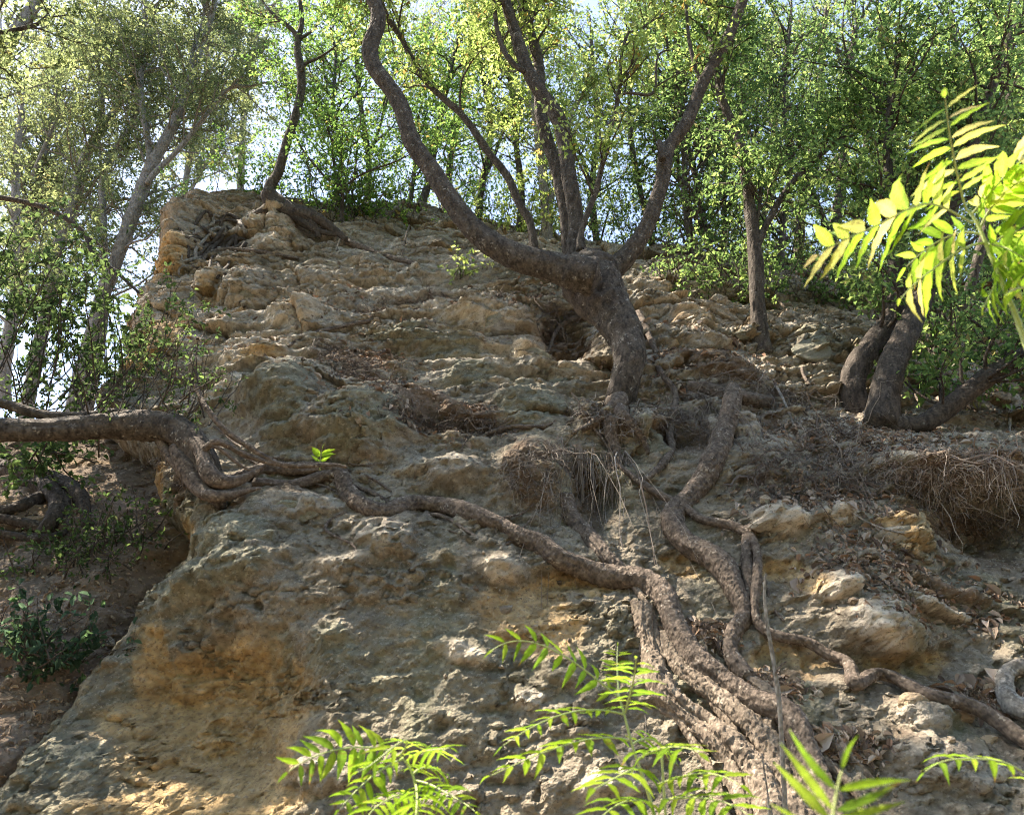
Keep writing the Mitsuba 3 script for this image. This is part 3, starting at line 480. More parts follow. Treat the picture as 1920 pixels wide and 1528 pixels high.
def limb(key, name, pxs, yf, seed, bark='bark', sides=20, step=0.03, ext=None, **k):
    """One trunk or limb given along its course; ext = (metres on, lean x, lean y) carries it past the frame."""
    p, r = free(pxs, yf)
    if ext:
        d = nrm(p[-1] - p[-2]); q, rr = [p[-1]], [r[-1]]
        rg = np.random.default_rng(seed)
        for m in range(5):
            d = nrm(d + np.array([ext[1], ext[2], 0.12]) * 0.5 + rg.normal(0, 0.08, 3)); q.append(q[-1] + d * ext[0] / 5); rr.append(rr[-1] * 0.80)
        p, r = np.vstack([p, q[1:]]), np.r_[r, rr[1:]]
    a = dict(lump=0.07, furrow=0.14, knots=0.08, rough=0.09); a.update(k)
    put(name, tube(p, r, sides, step, seed=seed, **a), bark, key)
    return resample(p, r, 0.12)[:2]
def to_ground(key, p0, r, mat='stalk', name='stem'):
    q = np.array([p0, p0 * [1, 1, .7] + [.02, .03, 0], p0 * [1, 1, .35] + [.03, .05, 0], [p0[0] + .02, p0[1] + .05, -0.06]]); put(name, tube(q, np.linspace(r, r * 1.3, 4), 10, 0.03, 0.03, 0.0), mat, key)
def yl(px0, y0, px1, y1, axis=0): return lambda q: np.interp(q, [px0, px1], [y0, y1])

# the forked tree in the middle
ht = thing('forked_tree', 'many-stemmed oak with a short bent trunk and long limbs in the middle of the cliff', 'tree')
base = on(1165, 750)
yt = base[1] + 0.02
def hub(p, r, **k): put('trunk', tube(p, r, 48, 0.014, 0.08, 0.10, 41, knots=0.12, **k), 'bark', ht)
TR = [(1148,808,56,.16),(1160,765,58,-.02),(1170,720,58,-.10),(1178,680,64,-.11),(1174,640,70,-.05),(1154,600,84,.05),(1130,562,110,.15),(1110,530,128,.22),(1098,502,104,.26),(1094,482,56,.28)]
hub(np.array([at(a, b, yt + d) for a, b, w, d in TR]), np.array([0.46 * w * ((at(a, b, yt) - EYE) @ FWD) / FOC for a, b, w, d in TR]))
yh = yt + 0.25
HL = []
HL.append(limb(ht, 'limb', [(1115,520,78),(1060,507,66),(1020,497,58),(980,486,54),(929,462,50),(885,428,45),(851,384,41),(824,343,38),(800,306,37),(776,272,35),(759,224,33),(739,177,32),(708,136,31),(694,90,32),(704,58,29),(709,25,27),(694,-8,26),(668,-60,24)], yl(1115, yh, 690, yh - 0.5), 42, sides=36, step=0.018, ext=(3.2, -.1, .1)))
HL.append(limb(ht, 'limb', [(1095,512,60),(1084,486,44),(1080,442,32),(1078,391,31),(1068,340,31),(1062,282,31),(1051,235,30),(1031,197,29),(1004,160,28),(982,112,25),(966,61,23),(947,0,20),(930,-70,19)], lambda q: yh + 0.05, 43, sides=32, step=0.018, ext=(3.2, 0, .1)))
HL.append(limb(ht, 'limb', [(1082,500,40),(1068,470,30),(1064,425,28),(1055,367,27),(1041,306,26),(1024,258,25),(1012,190,23),(1010,119,21),(996,68,20),(980,0,18),(965,-60,17)], lambda q: yh + 0.42, 44, sides=28, step=0.02, ext=(3, .1, .2)))
HL.append(limb(ht, 'limb', [(1120,520,70),(1150,505,48),(1181,473,36),(1211,428,33),(1228,384,31),(1242,340,30),(1252,282,29),(1284,236,25),(1314,163,24),(1341,116,22),(1372,54,21),(1394,-4,20),(1412,-60,19)], yl(1120, yh, 1400, yh - 0.3), 45, sides=32, step=0.018, ext=(3.2, .15, 0)))
HL.append(limb(ht, 'limb', [(1030,500,26),(1003,469,17),(994,418,16),(973,381,16),(956,340,16),(926,299,15),(895,255,15),(861,211,14),(830,184,13),(786,136,12),(756,78,12),(720,20,12),(700,-40,11)], yl(1030, yh + .2, 720, yh + .9), 46, sides=20, ext=(2.5, -.1, .2)))
HL.append(limb(ht, 'limb', [(1088,470,16),(1092,428,12),(1113,371,11),(1130,306,11),(1147,231,10),(1160,180,8),(1164,120,7),(1180,60,6)], lambda q: yh - 0.15, 47, sides=14))
HL.append(limb(ht, 'limb', [(1158,186,6),(1190,176,6),(1218,178,6),(1230,135,5),(1255,95,4)], lambda q: yh - 0.2, 48, sides=10))
HL.append(limb(ht, 'limb', [(982,134,12),(968,125,11),(940,84,10),(929,34,9),(926,0,8),(922,-60,7)], lambda q: yh + 0.0, 49, sides=12, ext=(1.8, -.1, 0)))
HL.append(limb(ht, 'limb', [(1243,300,16),(1238,275,13),(1236,264,9)], lambda q: yh - 0.25, 50, sides=12))
HL.append(limb(ht, 'limb', [(1312,150,9),(1298,105,8),(1290,60,7),(1286,10,6)], lambda q: yh - 0.2, 51, sides=10, ext=(1.5, 0, 0)))
T0 = [0.45, 0.35, 0.35, 0.4, 0.3, 0.2, 0.2, 0.3, 0.9, 0.3]
hl = [(p, r, t) for (p, r), t in zip(HL, T0)]
HC = []
for k_, q_ in ((0, [[-2.0, 5.9, 9.6], [-3.0, 5.5, 10.4], [-4.2, 5.3, 11.0]]), (1, [[-.6, 5.9, 10.2], [-1.4, 5.2, 11.0], [-2.0, 4.4, 11.6]]), (1, [[-.1, 6.0, 10.2], [.4, 5.3, 10.9], [.6, 4.4, 11.4]]), (3, [[1.9, 5.8, 9.8], [1.0, 5.6, 10.4], [.2, 5.5, 10.8]])):
    q_ = np.vstack([HL[k_][0][-16], HL[k_][0][-9] + [0, 0, .05], q_]); r_ = np.linspace(0.05, 0.015, len(q_)); put('limb', tube(q_, r_, 12, 0.05, 0.07, 0.1, 60 + k_), 'bark', ht); HC.append((*resample(q_, r_, .12)[:2], .45))
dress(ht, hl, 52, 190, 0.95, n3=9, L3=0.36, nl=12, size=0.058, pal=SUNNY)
for i, pp in enumerate([[(1150,762,40),(1125,785,24),(1098,802,13),(1070,812,7)],[(1165,770,36),(1188,800,22),(1206,825,12),(1215,850,7)],[(1152,785,36),(1148,820,26),(1158,850,16),(1150,880,9)],[(1140,575,30),(1100,590,18),(1060,605,10),(1035,640,6),(1015,660,4)],[(1195,590,20),(1215,625,14),(1232,665,10)],[(1150,600,20),(1140,640,14),(1132,680,9)]]):
    root(pp, ht, 'root', seed=120 + i, offs=0.7, sides=16)

def tree(name, label, stems, seed, n2, L2, pal=OAK, bark='bark', ext=(0.8, 0, 0), t0=0.3, nl=13, n3=9, size=0.06, L3=0.42, group=None, y=None, sides=12, up=.35):
    """stems: a list of (course in px, depth or depth function)."""
    key = thing(name, label, 'tree', group); ls = []
    for i, (pxs, yf) in enumerate(stems):
        ls.append((*limb(key, 'trunk' if i == 0 else 'limb', pxs, yf, seed * 10 + i, bark, sides, 0.05 if sides > 20 else 0.085, ext if pxs[-1][1] < 330 else None), t0 if i == 0 else 0.2))
    dress(key, ls, seed, n2, L2, n3=n3, L3=L3, nl=nl, size=size, pal=pal, bark=bark, up=up)
    return key
dress(ft, CAN, 53, 165, 1.15, n3=9, L3=0.20, nl=15, size=0.06, pal=OAK)
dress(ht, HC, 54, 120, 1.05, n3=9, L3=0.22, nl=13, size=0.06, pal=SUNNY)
# right-hand trees that stand on the slope
tree('slope_tree', 'slim upright tree with a sunlit left edge on the slope right of the forked tree', [
    ([(1436,668,44),(1428,645,38),(1423,602,34),(1419,551,32),(1418,500,31),(1414,460,28),(1409,408,25),(1400,340,23),(1396,296,22),(1379,248,19),(1355,190,17),(1346,143,15),(1335,80,13),(1330,0,11)], 6.72),
    ([(1416,470,16),(1432,432,14),(1457,384,13),(1484,344,12),(1525,303,11),(1569,265,9),(1610,230,7)], 6.70), ([(1418,420,8),(1425,380,7),(1424,340,6)], 6.70)], 60, 80, 0.9, DARK, t0=0.45)
et = tree('leaning_tree', 'dark tree of three leaning stems rising from one base on the right ledge', [
    ([(1650,800,66),(1654,775,70),(1660,738,60),(1671,690,54),(1688,646,50),(1708,605,48),(1740,530,36),(1775,420,28),(1815,300,22),(1855,180,18),(1895,70,15)], lambda q: np.interp(q, [1650, 1720], [5.6, 5.9])),
    ([(1630,795,62),(1604,755,54),(1600,704,50),(1620,668,50),(1647,636,48),(1674,599,46),(1682,540,34),(1680,470,28),(1670,380,22),(1665,280,17),(1672,180,14)], lambda q: np.interp(q, [1600, 1680], [6.0, 6.1])),
    ([(1660,800,46),(1690,796,40),(1722,796,34),(1756,779,40),(1807,741,38),(1858,704,37),(1920,668,36),(2000,610,28)], 5.6)], 61, 130, 1.0, DARK, t0=0.42, sides=28, bark='bark_dark')
tree('rear_slope_tree', 'mossy forked tree just behind the three leaning stems at the right edge', [([(1758,735,40),(1768,700,30),(1783,660,26),(1797,612,24),(1810,568,22),(1835,480,20),(1865,350,18),(1890,200,15)], 7.0), ([(1762,715,20),(1750,680,16),(1762,640,14),(1785,600,11)], 6.9)], 62, 50, 0.9, DARK, t0=0.5)
bt = tree('brow_tree', 'small crooked tree with bent foot and dead stubs on the left cliff brow', [
    ([(560,398,24),(532,382,24),(512,370,26),(504,356,24),(517,333,20),(527,306,18),(541,258,17),(558,204,17),(565,163,17),(561,116,16),(558,80,14),(565,50,10),(563,0,9)], 8.25),
    ([(558,84,11),(545,54,10),(527,40,8)], 8.25), ([(566,135,8),(578,117,7),(592,112,6)], 8.2), ([(535,384,20),(560,398,18),(590,408,14),(615,425,9)], 8.1), ([(560,76,7),(575,66,6),(590,55,4),(597,40,3)], 8.25)], 63, 14, 0.8, FRESH, t0=0.75)
for i, pp in enumerate([[(503,360,28),(514,386,32),(545,398,30),(580,404,26),(615,422,18),(650,450,10)],[(512,374,24),(500,392,22),(480,402,16),(455,420,9)],[(540,392,24),(560,412,18),(600,434,12),(640,440,7)],[(506,362,22),(530,382,26),(562,394,22),(605,410,12)],[(520,385,18),(528,410,14),(522,430,8)],[(575,400,18),(590,425,14),(600,445,8)]]):
    limb(bt, 'root', pp, lambda q: np.interp(q, [450, 520, 660], [8.0, 8.15, 8.1]), 170 + i, 'bark_dark', 20, 0.025, furrow=.15, knots=.2, rough=.15)
tree('twin_tree', 'pair of short dark trunks on the skyline between the brow tree and the forked tree', [([(786,402,26),(790,385,18),(800,355,15),(806,330,13),(815,280,12),(830,200,11),(850,110,9)], 10.4), ([(768,400,14),(770,370,10),(776,330,8),(780,280,7)], 10.4)], 64, 46, 1.0, FRESH, t0=0.35)
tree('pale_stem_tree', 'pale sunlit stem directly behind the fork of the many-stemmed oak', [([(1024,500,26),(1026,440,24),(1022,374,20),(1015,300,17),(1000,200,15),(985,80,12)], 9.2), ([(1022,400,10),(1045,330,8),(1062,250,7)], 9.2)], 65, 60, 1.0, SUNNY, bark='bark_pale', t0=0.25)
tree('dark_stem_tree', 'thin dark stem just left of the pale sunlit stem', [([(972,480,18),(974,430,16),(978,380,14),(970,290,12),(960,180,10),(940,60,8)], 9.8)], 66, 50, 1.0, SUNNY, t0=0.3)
tree('skyline_sapling', 'sapling with thin dark spreading branches on the brow right of the bent-footed tree', [([(652,452,8),(645,425,8),(640,395,7),(638,352,7),(618,338,5),(590,310,5),(560,268,4),(548,230,3)], 8.55), ([(639,365,5),(665,335,4),(700,318,4),(745,302,3)], 8.5), ([(640,380,5),(660,345,5),(668,300,4),(672,250,3)], 8.6)], 67, 26, 0.8, FRESH, t0=0.45, size=0.05)
# tall trees beyond the left edge of the cliff
def down(p0, w, y, z=0.3):
    d = at(p0[0], p0[1], y); k = int(3)
    return []
tree('valley_tree', 'tall grey tree with three ascending limbs at the left, closest to the cliff block', [
    ([(120,860,34),(150,720,33),(177,612,30),(196,545,29),(211,507,28),(231,452,27),(252,395,27),(272,340,26),(296,289,24),(327,231,20),(354,163,18),(371,112,14),(388,61,12),(402,10,10)], 10.5),
    ([(277,325,16),(280,293,13),(270,221,12),(264,153,11),(268,90,9),(272,30,8)], 10.45), ([(276,345,12),(300,315,11),(327,289,10),(367,241,9),(408,190,8),(439,163,7),(470,162,5)], 10.4),
    ([(362,140,8),(362,95,7),(380,40,6),(385,-10,5)], 10.5)], 70, 190, 1.35, OAK, 'bark_pale', t0=0.22, nl=15)
tree('valley_tree', 'slender curved grey tree left of the three-limbed grey one', [([(160,800,17),(190,640,16),(198,520,15),(196,476,14),(194,425,14),(192,367,14),(201,306,13),(221,272,12),(252,221,10),(262,150,9)], 10.9), ([(193,400,6),(215,380,5),(240,372,4)], 10.9)], 71, 80, 1.2, OAK, 'bark_pale', t0=0.25)
tree('valley_tree', 'grey tree that bends right above mid height, second trunk from the left edge', [([(40,860,27),(80,620,26),(99,520,25),(116,442,23),(136,398,22),(146,350,21),(160,296,19),(194,238,16),(231,184,12),(255,120,9)], 11.3), ([(190,245,11),(190,177,10),(185,136,9),(186,50,8)], 11.3), ([(60,330,6),(90,260,6),(120,200,5)], 11.4)], 72, 175, 1.35, OAK, 'bark_pale', t0=0.25)
tree('valley_tree', 'pale leaning trunk at the extreme upper left corner', [([(-120,640,34),(-90,480,32),(-50,250,30),(10,92,27),(40,45,25),(70,5,23),(110,-60,20)], 10.0), ([(20,520,20),(28,440,18),(30,330,15),(40,220,12)], 12.2)], 73, 70, 1.4, OAK, 'bark_pale', t0=0.25)
tree('valley_tree', 'faint distant trunk low at the far left behind the leafy shrub', [([(10,760,26),(30,560,24),(42,500,22),(55,420,18),(80,300,14),(110,150,10)], 13.5), ([(48,470,10),(85,400,9),(110,330,7)], 13.5)], 74, 200, 1.6, OAK, 'bark_pale', t0=0.15, size=0.07)
tree('valley_tree', 'very distant thin tree showing in the gap beside the cliff block', [([(330,560,14),(340,420,13),(350,330,12),(370,220,10),(390,100,8)], 16.0), ([(345,380,7),(390,300,6),(420,250,5)], 16.0)], 75, 120, 1.6, OAK, 'bark_pale', t0=0.3, size=0.075)
tree('valley_tree', 'hazy far tree filling the top centre left behind the brow tree', [([(440,520,16),(450,380,15),(455,250,13),(470,120,11),(490,20,9)], 18.0)], 76, 60, 1.7, OAK, 'bark_pale', t0=0.6, size=0.08)
# trees on the hilltop behind
HT = [(1300,530,8.8,[(1300,470,15),(1285,390,13),(1284,300,12),(1276,200,10),(1270,60,9)],'slim tree right of the forked tree, half hidden by its right limb',DARK),
      (1341,560,9.2,[(1341,500,16),(1324,442,15),(1312,370,13),(1296,300,12),(1283,250,10),(1260,120,8)],'tree leaning left just left of the upright slope tree',DARK),
      (1358,560,9.9,[(1358,480,12),(1358,400,11),(1360,330,10),(1378,272,9),(1395,160,8)],'thin straight stem touching the upright slope tree on its left',DARK),
      (1470,570,9.6,[(1465,500,14),(1470,420,12),(1480,330,11),(1470,200,9),(1480,60,8)],'thin tree right of the upright slope tree',DARK),
      (1500,560,11.5,[(1498,500,22),(1500,420,20),(1520,300,17),(1540,160,14),(1550,20,11)],'grey trunk far behind between slope tree and leaning tree',OAK),
      (1555,570,10.4,[(1555,520,26),(1562,450,22),(1575,360,19),(1585,240,16),(1600,80,13)],'stout dark trunk on the skyline left of the leaning tree',DARK),
      (1610,590,11.6,[(1608,540,16),(1606,450,14),(1615,330,13),(1640,180,11),(1650,40,9)],'thin far trunk just left of the leaning stems',DARK),
      (1780,610,9.6,[(1775,540,22),(1778,440,19),(1765,330,17),(1770,200,14),(1790,60,11)],'trunk hidden behind the bright pinnate leaves at the right',DARK),
      (1850,620,11.0,[(1855,560,20),(1850,470,18),(1865,340,15),(1880,200,12),(1890,60,10)],'far trunk behind the right plant stem',DARK),
      (1930,640,9.8,[(1925,580,24),(1915,470,22),(1905,360,19),(1900,240,16),(1915,100,13)],'dark trunk at the extreme right edge of the wood',DARK),
      (1230,520,10.6,[(1228,480,14),(1215,420,12),(1195,330,11),(1180,220,10),(1190,80,8)],'tree behind the right limb of the forked tree',SUNNY),
      (1120,500,11.6,[(1118,450,14),(1110,360,13),(1120,250,11),(1110,100,9)],'far tree seen between the middle and right limbs of the forked tree',DARK),
      (900,450,11.4,[(898,420,16),(905,340,14),(920,250,12),(905,140,11),(890,40,9)],'thin tree in the gap between the left limb and the middle limb',FRESH),
      (835,440,12.6,[(838,360,15),(850,270,13),(870,180,12),(880,90,10),(885,10,8)],'forking grey tree in the bright gap right of the left limb',OAK),
      (690,430,11.2,[(690,380,13),(690,290,11),(675,190,10),(660,60,8)],'leafy young tree between the brow tree and the left limb',FRESH),
      (620,430,10.4,[(625,380,10),(640,300,9),(625,210,8),(630,110,7)],'bright leafy sapling just right of the brow tree',FRESH),
      (1700,600,13.2,[(1698,540,20),(1690,440,17),(1680,300,14),(1690,120,11)],'far trunk behind the second leaning stem',DARK),
      (1400,560,13.0,[(1398,500,16),(1440,380,14),(1450,240,12),(1440,90,10)],'far tree behind the fork of the upright slope tree',OAK)]
for i, (px, py, y, cs, lab, pal) in enumerate(HT):
    side = [(cs[1][0], cs[1][1], cs[1][2] * .6), (cs[1][0] + (-1) ** i * 30, cs[2][1] + 20, cs[2][2] * .55), (cs[1][0] + (-1) ** i * 55, cs[2][1] - 60, cs[2][2] * .4)]
    tree('hilltop_tree', lab, [([(px, py, cs[0][2] * 1.25)] + cs, y), (side, y)], 80 + i, 64, 1.5, pal, 'bark', t0=0.0, nl=8, n3=11, size=0.064, L3=0.55, ext=(0.9, 0, 0))

# ------------------------------------------------------------------ shrubs
def shrub(label, px, py, y, n, h, spread, seed, pal, size=0.045, nl=9, n3=5, lean=(0, 0, 1), name='shrub', L3=0.22, bark='bark_dark', width=0.15):
    rng = np.random.default_rng(seed); key = thing(name, label, 'shrub')
    base = at(px, py, y) if y else None
    if base is None: base = on(px, py)
    S = np.zeros((n, 6, 3)); S[:, 0] = base + rng.normal(0, width, (n, 3)) * np.array([1, 0.5, 0.25]); d = nrm(np.array(lean) + randdir(rng, n) * spread)
    for m in range(1, 6):
        d = nrm(d + rng.normal(0, 0.15, (n, 3)) + np.array([0, 0, 0.04])); S[:, m] = S[:, m - 1] + d * (h * rng.uniform(0.6, 1.1, (n, 1)) / 5)
    put('stems', tubes(S, np.repeat(np.linspace(0.006, 0.002, 6)[None], n, 0), 5), bark, key, kind='stuff')
    bi = np.repeat(np.arange(n), n3); t = rng.uniform(0.6, 5, len(bi)) * 0.9999; j = t.astype(int)
    a = S[bi, j] + (S[bi, np.minimum(j + 1, 5)] - S[bi, j]) * (t - j)[:, None]; W = np.zeros((len(bi), 4, 3)); W[:, 0] = a; d = nrm(randdir(rng, len(bi)) + np.array([0, 0, .3]))
    L = L3 * rng.uniform(0.4, 1.1, len(bi))[:, None]
    for m in range(1, 4): d = nrm(d + rng.normal(0, .2, d.shape)); W[:, m] = W[:, m - 1] + d * L / 3
    put('twigs', tubes(W[:, [0, 3]], np.repeat(np.array([[0.002, 0.001]]), len(W), 0), 3), bark, key, kind='stuff')
    m, c = foliage(rng, W, nl, size, pal, WT, spread=0.02); put('leaves', m, 'leaf', key, smooth=False, color=c, kind='stuff')
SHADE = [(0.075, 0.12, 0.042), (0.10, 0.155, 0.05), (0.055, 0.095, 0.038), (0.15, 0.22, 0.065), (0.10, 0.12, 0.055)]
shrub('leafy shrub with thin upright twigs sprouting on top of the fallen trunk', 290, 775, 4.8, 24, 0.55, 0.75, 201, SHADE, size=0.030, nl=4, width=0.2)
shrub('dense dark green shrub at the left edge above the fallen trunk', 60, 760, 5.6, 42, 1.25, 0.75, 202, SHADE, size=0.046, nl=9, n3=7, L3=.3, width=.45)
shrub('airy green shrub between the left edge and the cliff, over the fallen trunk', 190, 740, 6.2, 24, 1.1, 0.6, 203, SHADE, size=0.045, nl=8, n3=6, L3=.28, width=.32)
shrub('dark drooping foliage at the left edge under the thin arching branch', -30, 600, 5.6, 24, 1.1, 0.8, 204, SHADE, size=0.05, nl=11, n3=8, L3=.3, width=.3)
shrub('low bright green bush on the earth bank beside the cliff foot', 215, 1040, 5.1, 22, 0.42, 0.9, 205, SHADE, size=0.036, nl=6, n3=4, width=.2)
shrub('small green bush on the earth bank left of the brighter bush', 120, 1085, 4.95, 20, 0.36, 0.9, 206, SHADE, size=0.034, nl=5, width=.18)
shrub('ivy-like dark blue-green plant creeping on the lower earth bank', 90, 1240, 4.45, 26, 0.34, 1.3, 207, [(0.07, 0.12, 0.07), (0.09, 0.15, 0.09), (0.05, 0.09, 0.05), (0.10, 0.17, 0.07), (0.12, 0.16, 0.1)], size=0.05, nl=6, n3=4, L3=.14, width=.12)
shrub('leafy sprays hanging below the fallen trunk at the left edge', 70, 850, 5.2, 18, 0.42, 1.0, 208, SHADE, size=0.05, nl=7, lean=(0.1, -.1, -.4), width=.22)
shrub('bright green shrub on the skyline right of the brow tree', 640, 410, 8.7, 46, 1.5, 0.6, 209, FRESH, size=0.045, nl=11, n3=8, L3=.32, width=.35)
shrub('fine green shrub on the skyline between brow tree and twin trunks', 720, 415, 9.0, 30, 1.1, 0.7, 210, FRESH, size=0.045, nl=10, n3=7, L3=.3, width=.3)
shrub('green shrub at the foot of the brow tree, hanging over the rock block', 490, 385, 9.2, 26, 1.1, 0.6, 211, FRESH, size=0.045, nl=10, n3=7, L3=.3, width=.35)
shrub('undergrowth right of the forked tree trunk', 1290, 545, 7.4, 30, 0.7, 0.9, 212, DARK, size=0.042, nl=5, n3=5, width=.35)
shrub('leafy undergrowth beside the upright slope tree', 1350, 560, 7.6, 30, 0.7, 0.9, 213, DARK, size=0.045, nl=9, n3=6, width=.35)
shrub('green undergrowth on the slope left of the leaning stems', 1560, 570, 7.9, 30, 0.75, 0.9, 214, DARK, size=0.045, nl=9, n3=6, width=.4)
shrub('light green undergrowth between the leaning stems and the right edge', 1850, 600, 7.9, 20, 0.6, 0.9, 215, DARK, size=0.045, nl=8, n3=6, width=.4)
shrub('small sunlit sprig on the upper slope left of the forked tree limb', 855, 520, 7.3, 6, 0.32, 0.9, 216, SUNNY, size=0.05, nl=6, n3=4, width=.05)
shrub('yellow-green undergrowth behind the forked tree', 1000, 450, 9.3, 26, 1.3, 0.6, 217, SUNNY, size=0.055, nl=10, n3=7, L3=.32, width=.4)
for i, (px, py, y, lab, pal) in enumerate([(935,440,10.6,'skyline thicket in the gap under the left limb of the forked tree',FRESH),(1065,470,10.8,'skyline thicket right behind the fork of the forked tree',SUNNY),(1180,500,10.6,'skyline thicket under the right limb of the forked tree',DARK),(1300,515,10.8,'skyline thicket just right of the right limb of the forked tree',DARK),
        (1400,520,11.0,'skyline thicket behind the upright slope tree',OAK),(1500,535,11.0,'skyline thicket right of the upright slope tree',DARK),(1620,560,11.2,'skyline thicket behind the leaning stems',OAK),(1760,580,11.2,'skyline thicket behind the bright right-hand plant',DARK),(1880,590,11.2,'skyline thicket at the far right edge',DARK)]):
    shrub(lab, px, py, y, 30, 2.1, 0.55, 230 + i, pal, size=0.058, nl=7, n3=7, L3=.45, width=.55, name='thicket', bark='bark')
# the wood on the near side of the clearing: one far mass
rng = np.random.default_rng(7); wn = 26000; wa = rng.uniform(math.radians(195), math.radians(345), wn); wr = rng.uniform(9, 15, wn)
wp = np.c_[np.cos(wa) * wr, np.sin(wa) * wr + 1, 12.5 * rng.random(wn) ** 0.8]; wp = wp[vfbm(wp, 0.35, 3, 9) > -0.12]
m, c = foliage(rng, wp[:, None] + rng.normal(0, 0.5, (len(wp), 4, 3)), 1, 0.42, DARK, WT, far=True)
put('woodland', m, 'leaf', smooth=False, color=c, label='mass of green woodland on the near side of the clearing', cat='woodland', kind='stuff')
# the thin arching branch at the left
lb = thing('arching_branch', 'bare thin branch arching across the left trees towards the cliff edge', 'branch')
limb(lb, 'branch', [(-120,352,11),(0,371,10),(78,388,10),(136,418,10),(163,446,10),(177,480,10),(204,500,9),(238,528,7),(266,553,5)], 6.4, 131, 'bark_dark', 12, 0.03)
limb(lb, 'twig', [(163,446,5),(178,452,4),(190,462,3),(205,470,2)], 6.4, 132, 'bark_dark', 6, 0.03); limb(lb, 'twig', [(215,506,4),(240,508,3),(258,520,2)], 6.4, 133, 'bark_dark', 6, 0.03)
# slender stems in front of the face
ss = thing('slender_stem', 'tall thin grey-green stem standing upright in front of the root bundle', 'sapling')
limb(ss, 'stem', [(1436,1075,4),(1433,1110,6),(1436,1150,7),(1446,1214,8),(1456,1276,9),(1463,1346,9),(1468,1432,10),(1473,1530,10),(1476,1700,11)], 3.35, 134, 'bark_pale', 12, 0.02)
limb(ss, 'twig', [(1454,1262,4),(1462,1250,4),(1474,1240,3)], 3.33, 135, 'bark_root', 8, 0.02)
sk = thing('short_stick', 'short bare stick left of the slender stem at the bottom edge', 'stick')
limb(sk, 'stick', [(1429,1412,3),(1434,1450,4),(1439,1484,4),(1442,1530,5),(1446,1640,5)], 3.3, 136, 'bark_pale', 8, 0.02)

# ------------------------------------------------------------------ pinnate-leaved plants
def leaflet(base, axis, nor, L, W, seed, droop=0.25):
    """Lance-shaped leaflet, folded at its rib, drooping, with a drawn-out tip."""
    rg = np.random.default_rng(seed); n = 17; t = np.linspace(0, 1, n); axis = nrm(axis); side = nrm(np.cross(nor, axis)); nor = np.cross(axis, side)
    w = W * 0.5 * np.sin(np.pi * t ** 0.72) ** 0.85 * (1 - 0.35 * t); w[0] = W * 0.04; w[-1] = 0.0004
    w = w * (1 + 0.05 * np.interp(np.arange(n), np.arange(0, n, 2), rg.normal(size=(n + 1) // 2)))
    rib = base + axis * (L * t)[:, None] - nor * (L * droop * t ** 2)[:, None] + side * (L * 0.11 * rg.normal() * t ** 2)[:, None] + nor * (L * 0.05 * rg.normal() * np.sin(3.1 * t))[:, None]
    e = nor * (w * 0.28)[:, None] + nor * (0.012 * L * np.sin(t * 22 + rg.uniform(0, 6)) * (w > 0.002))[:, None]
    v = np.stack([rib + side * w[:, None] + e, rib + side * (w * 0.5)[:, None] + e * 0.42, rib, rib - side * (w * 0.5)[:, None] + e * 0.42, rib - side * w[:, None] + e], 1)
    return v.reshape(-1, 3), grid_faces(n, 5)
LEAFC = np.array([(0.42, 0.66, 0.05), (0.36, 0.60, 0.05), (0.29, 0.50, 0.055), (0.48, 0.68, 0.07)])
PEACH = np.array((0.92, 0.66, 0.30))
def frond(plant, pts, ys, pairs, L, seed, nor=(0, -1, 0.3), W=0.29, droop=0.25, fwd=0.35, t0=0.15, peach=0.0, tone=1.0, r0=0.0035, dark=0.0):
    rng = np.random.default_rng(seed)
    p = np.array([at(a, b, y) for (a, b), y in zip(pts, np.interp(np.linspace(0, 1, len(pts)), np.linspace(0, 1, len(ys)), ys))])
    q, r, s = resample(p, np.linspace(r0, 0.0012, len(p)), 0.012)
    key = put('frond', tube(p, np.linspace(r0, 0.0012, len(p)), 7, 0.012, 0, 0), 'stalk', plant)
    tan = nrm(np.gradient(q, axis=0)); nor = nrm(np.array(nor, float))
    for k in range(pairs + 1):
        t = t0 + (1 - t0) * k / pairs; i = min(int(t * (len(q) - 1)), len(q) - 1)
        for sd in ((-1, 1) if k < pairs else (0,)):
            tg = tan[i]; N = nrm(nor - tg * (nor @ tg) + rng.normal(0, 0.11, 3)); sv = np.cross(N, tg)
            ax = nrm(sd * sv + tg * (fwd + 0.25 * t + rng.normal(0, 0.07))) if sd else tg
            size = L * (0.72 + 0.55 * math.sin(math.pi * min(1, (t - t0) / (1 - t0) * 0.85 + 0.15))) * rng.uniform(0.8, 1.12) * (0.8 if sd == 0 else 1)
            v, f = leaflet(q[i] + (ax * 0.004), ax, N, size, size * W * rng.uniform(0.9, 1.1), rng.integers(1 << 30), droop * rng.uniform(0.6, 1.4))
            c = LEAFC[rng.integers(4)] * rng.uniform(0.62, 1.0) * tone
            pw = np.clip(rng.normal(peach, 0.25), 0, 0.85) if peach else 0
            c = np.clip(c * (1 - pw) + PEACH * pw, 0, 0.9)
            cc = np.repeat(c[None], len(v), 0) * (1 + 0.10 * vnoise(v, 120, 5))[:, None]; cc[2::5] *= 1.22; vein = (np.arange(len(v)) // 5) % 2; cc *= (1 - 0.13 * (vein == 1) * (np.arange(len(v)) % 5 != 2))[:, None]
            sp = sstep(0.62, 0.8, meshkit.noise(v * 95 + seed, 7))[:, None] * (0.6 if rng.random() < 0.3 else 0.12); cc = cc * (1 - sp) + np.array((0.30, 0.20, 0.07)) * sp
            if rng.random() < 0.12: tipw = sstep(0.75, 0.95, np.repeat(np.linspace(0, 1, 17), 5))[:, None]; cc = cc * (1 - tipw) + np.array((0.28, 0.17, 0.06)) * tipw
            put('leaflet', (v, f), 'leaf_young', key, smooth=True, color=np.clip(cc, 0, 0.9))
    return key
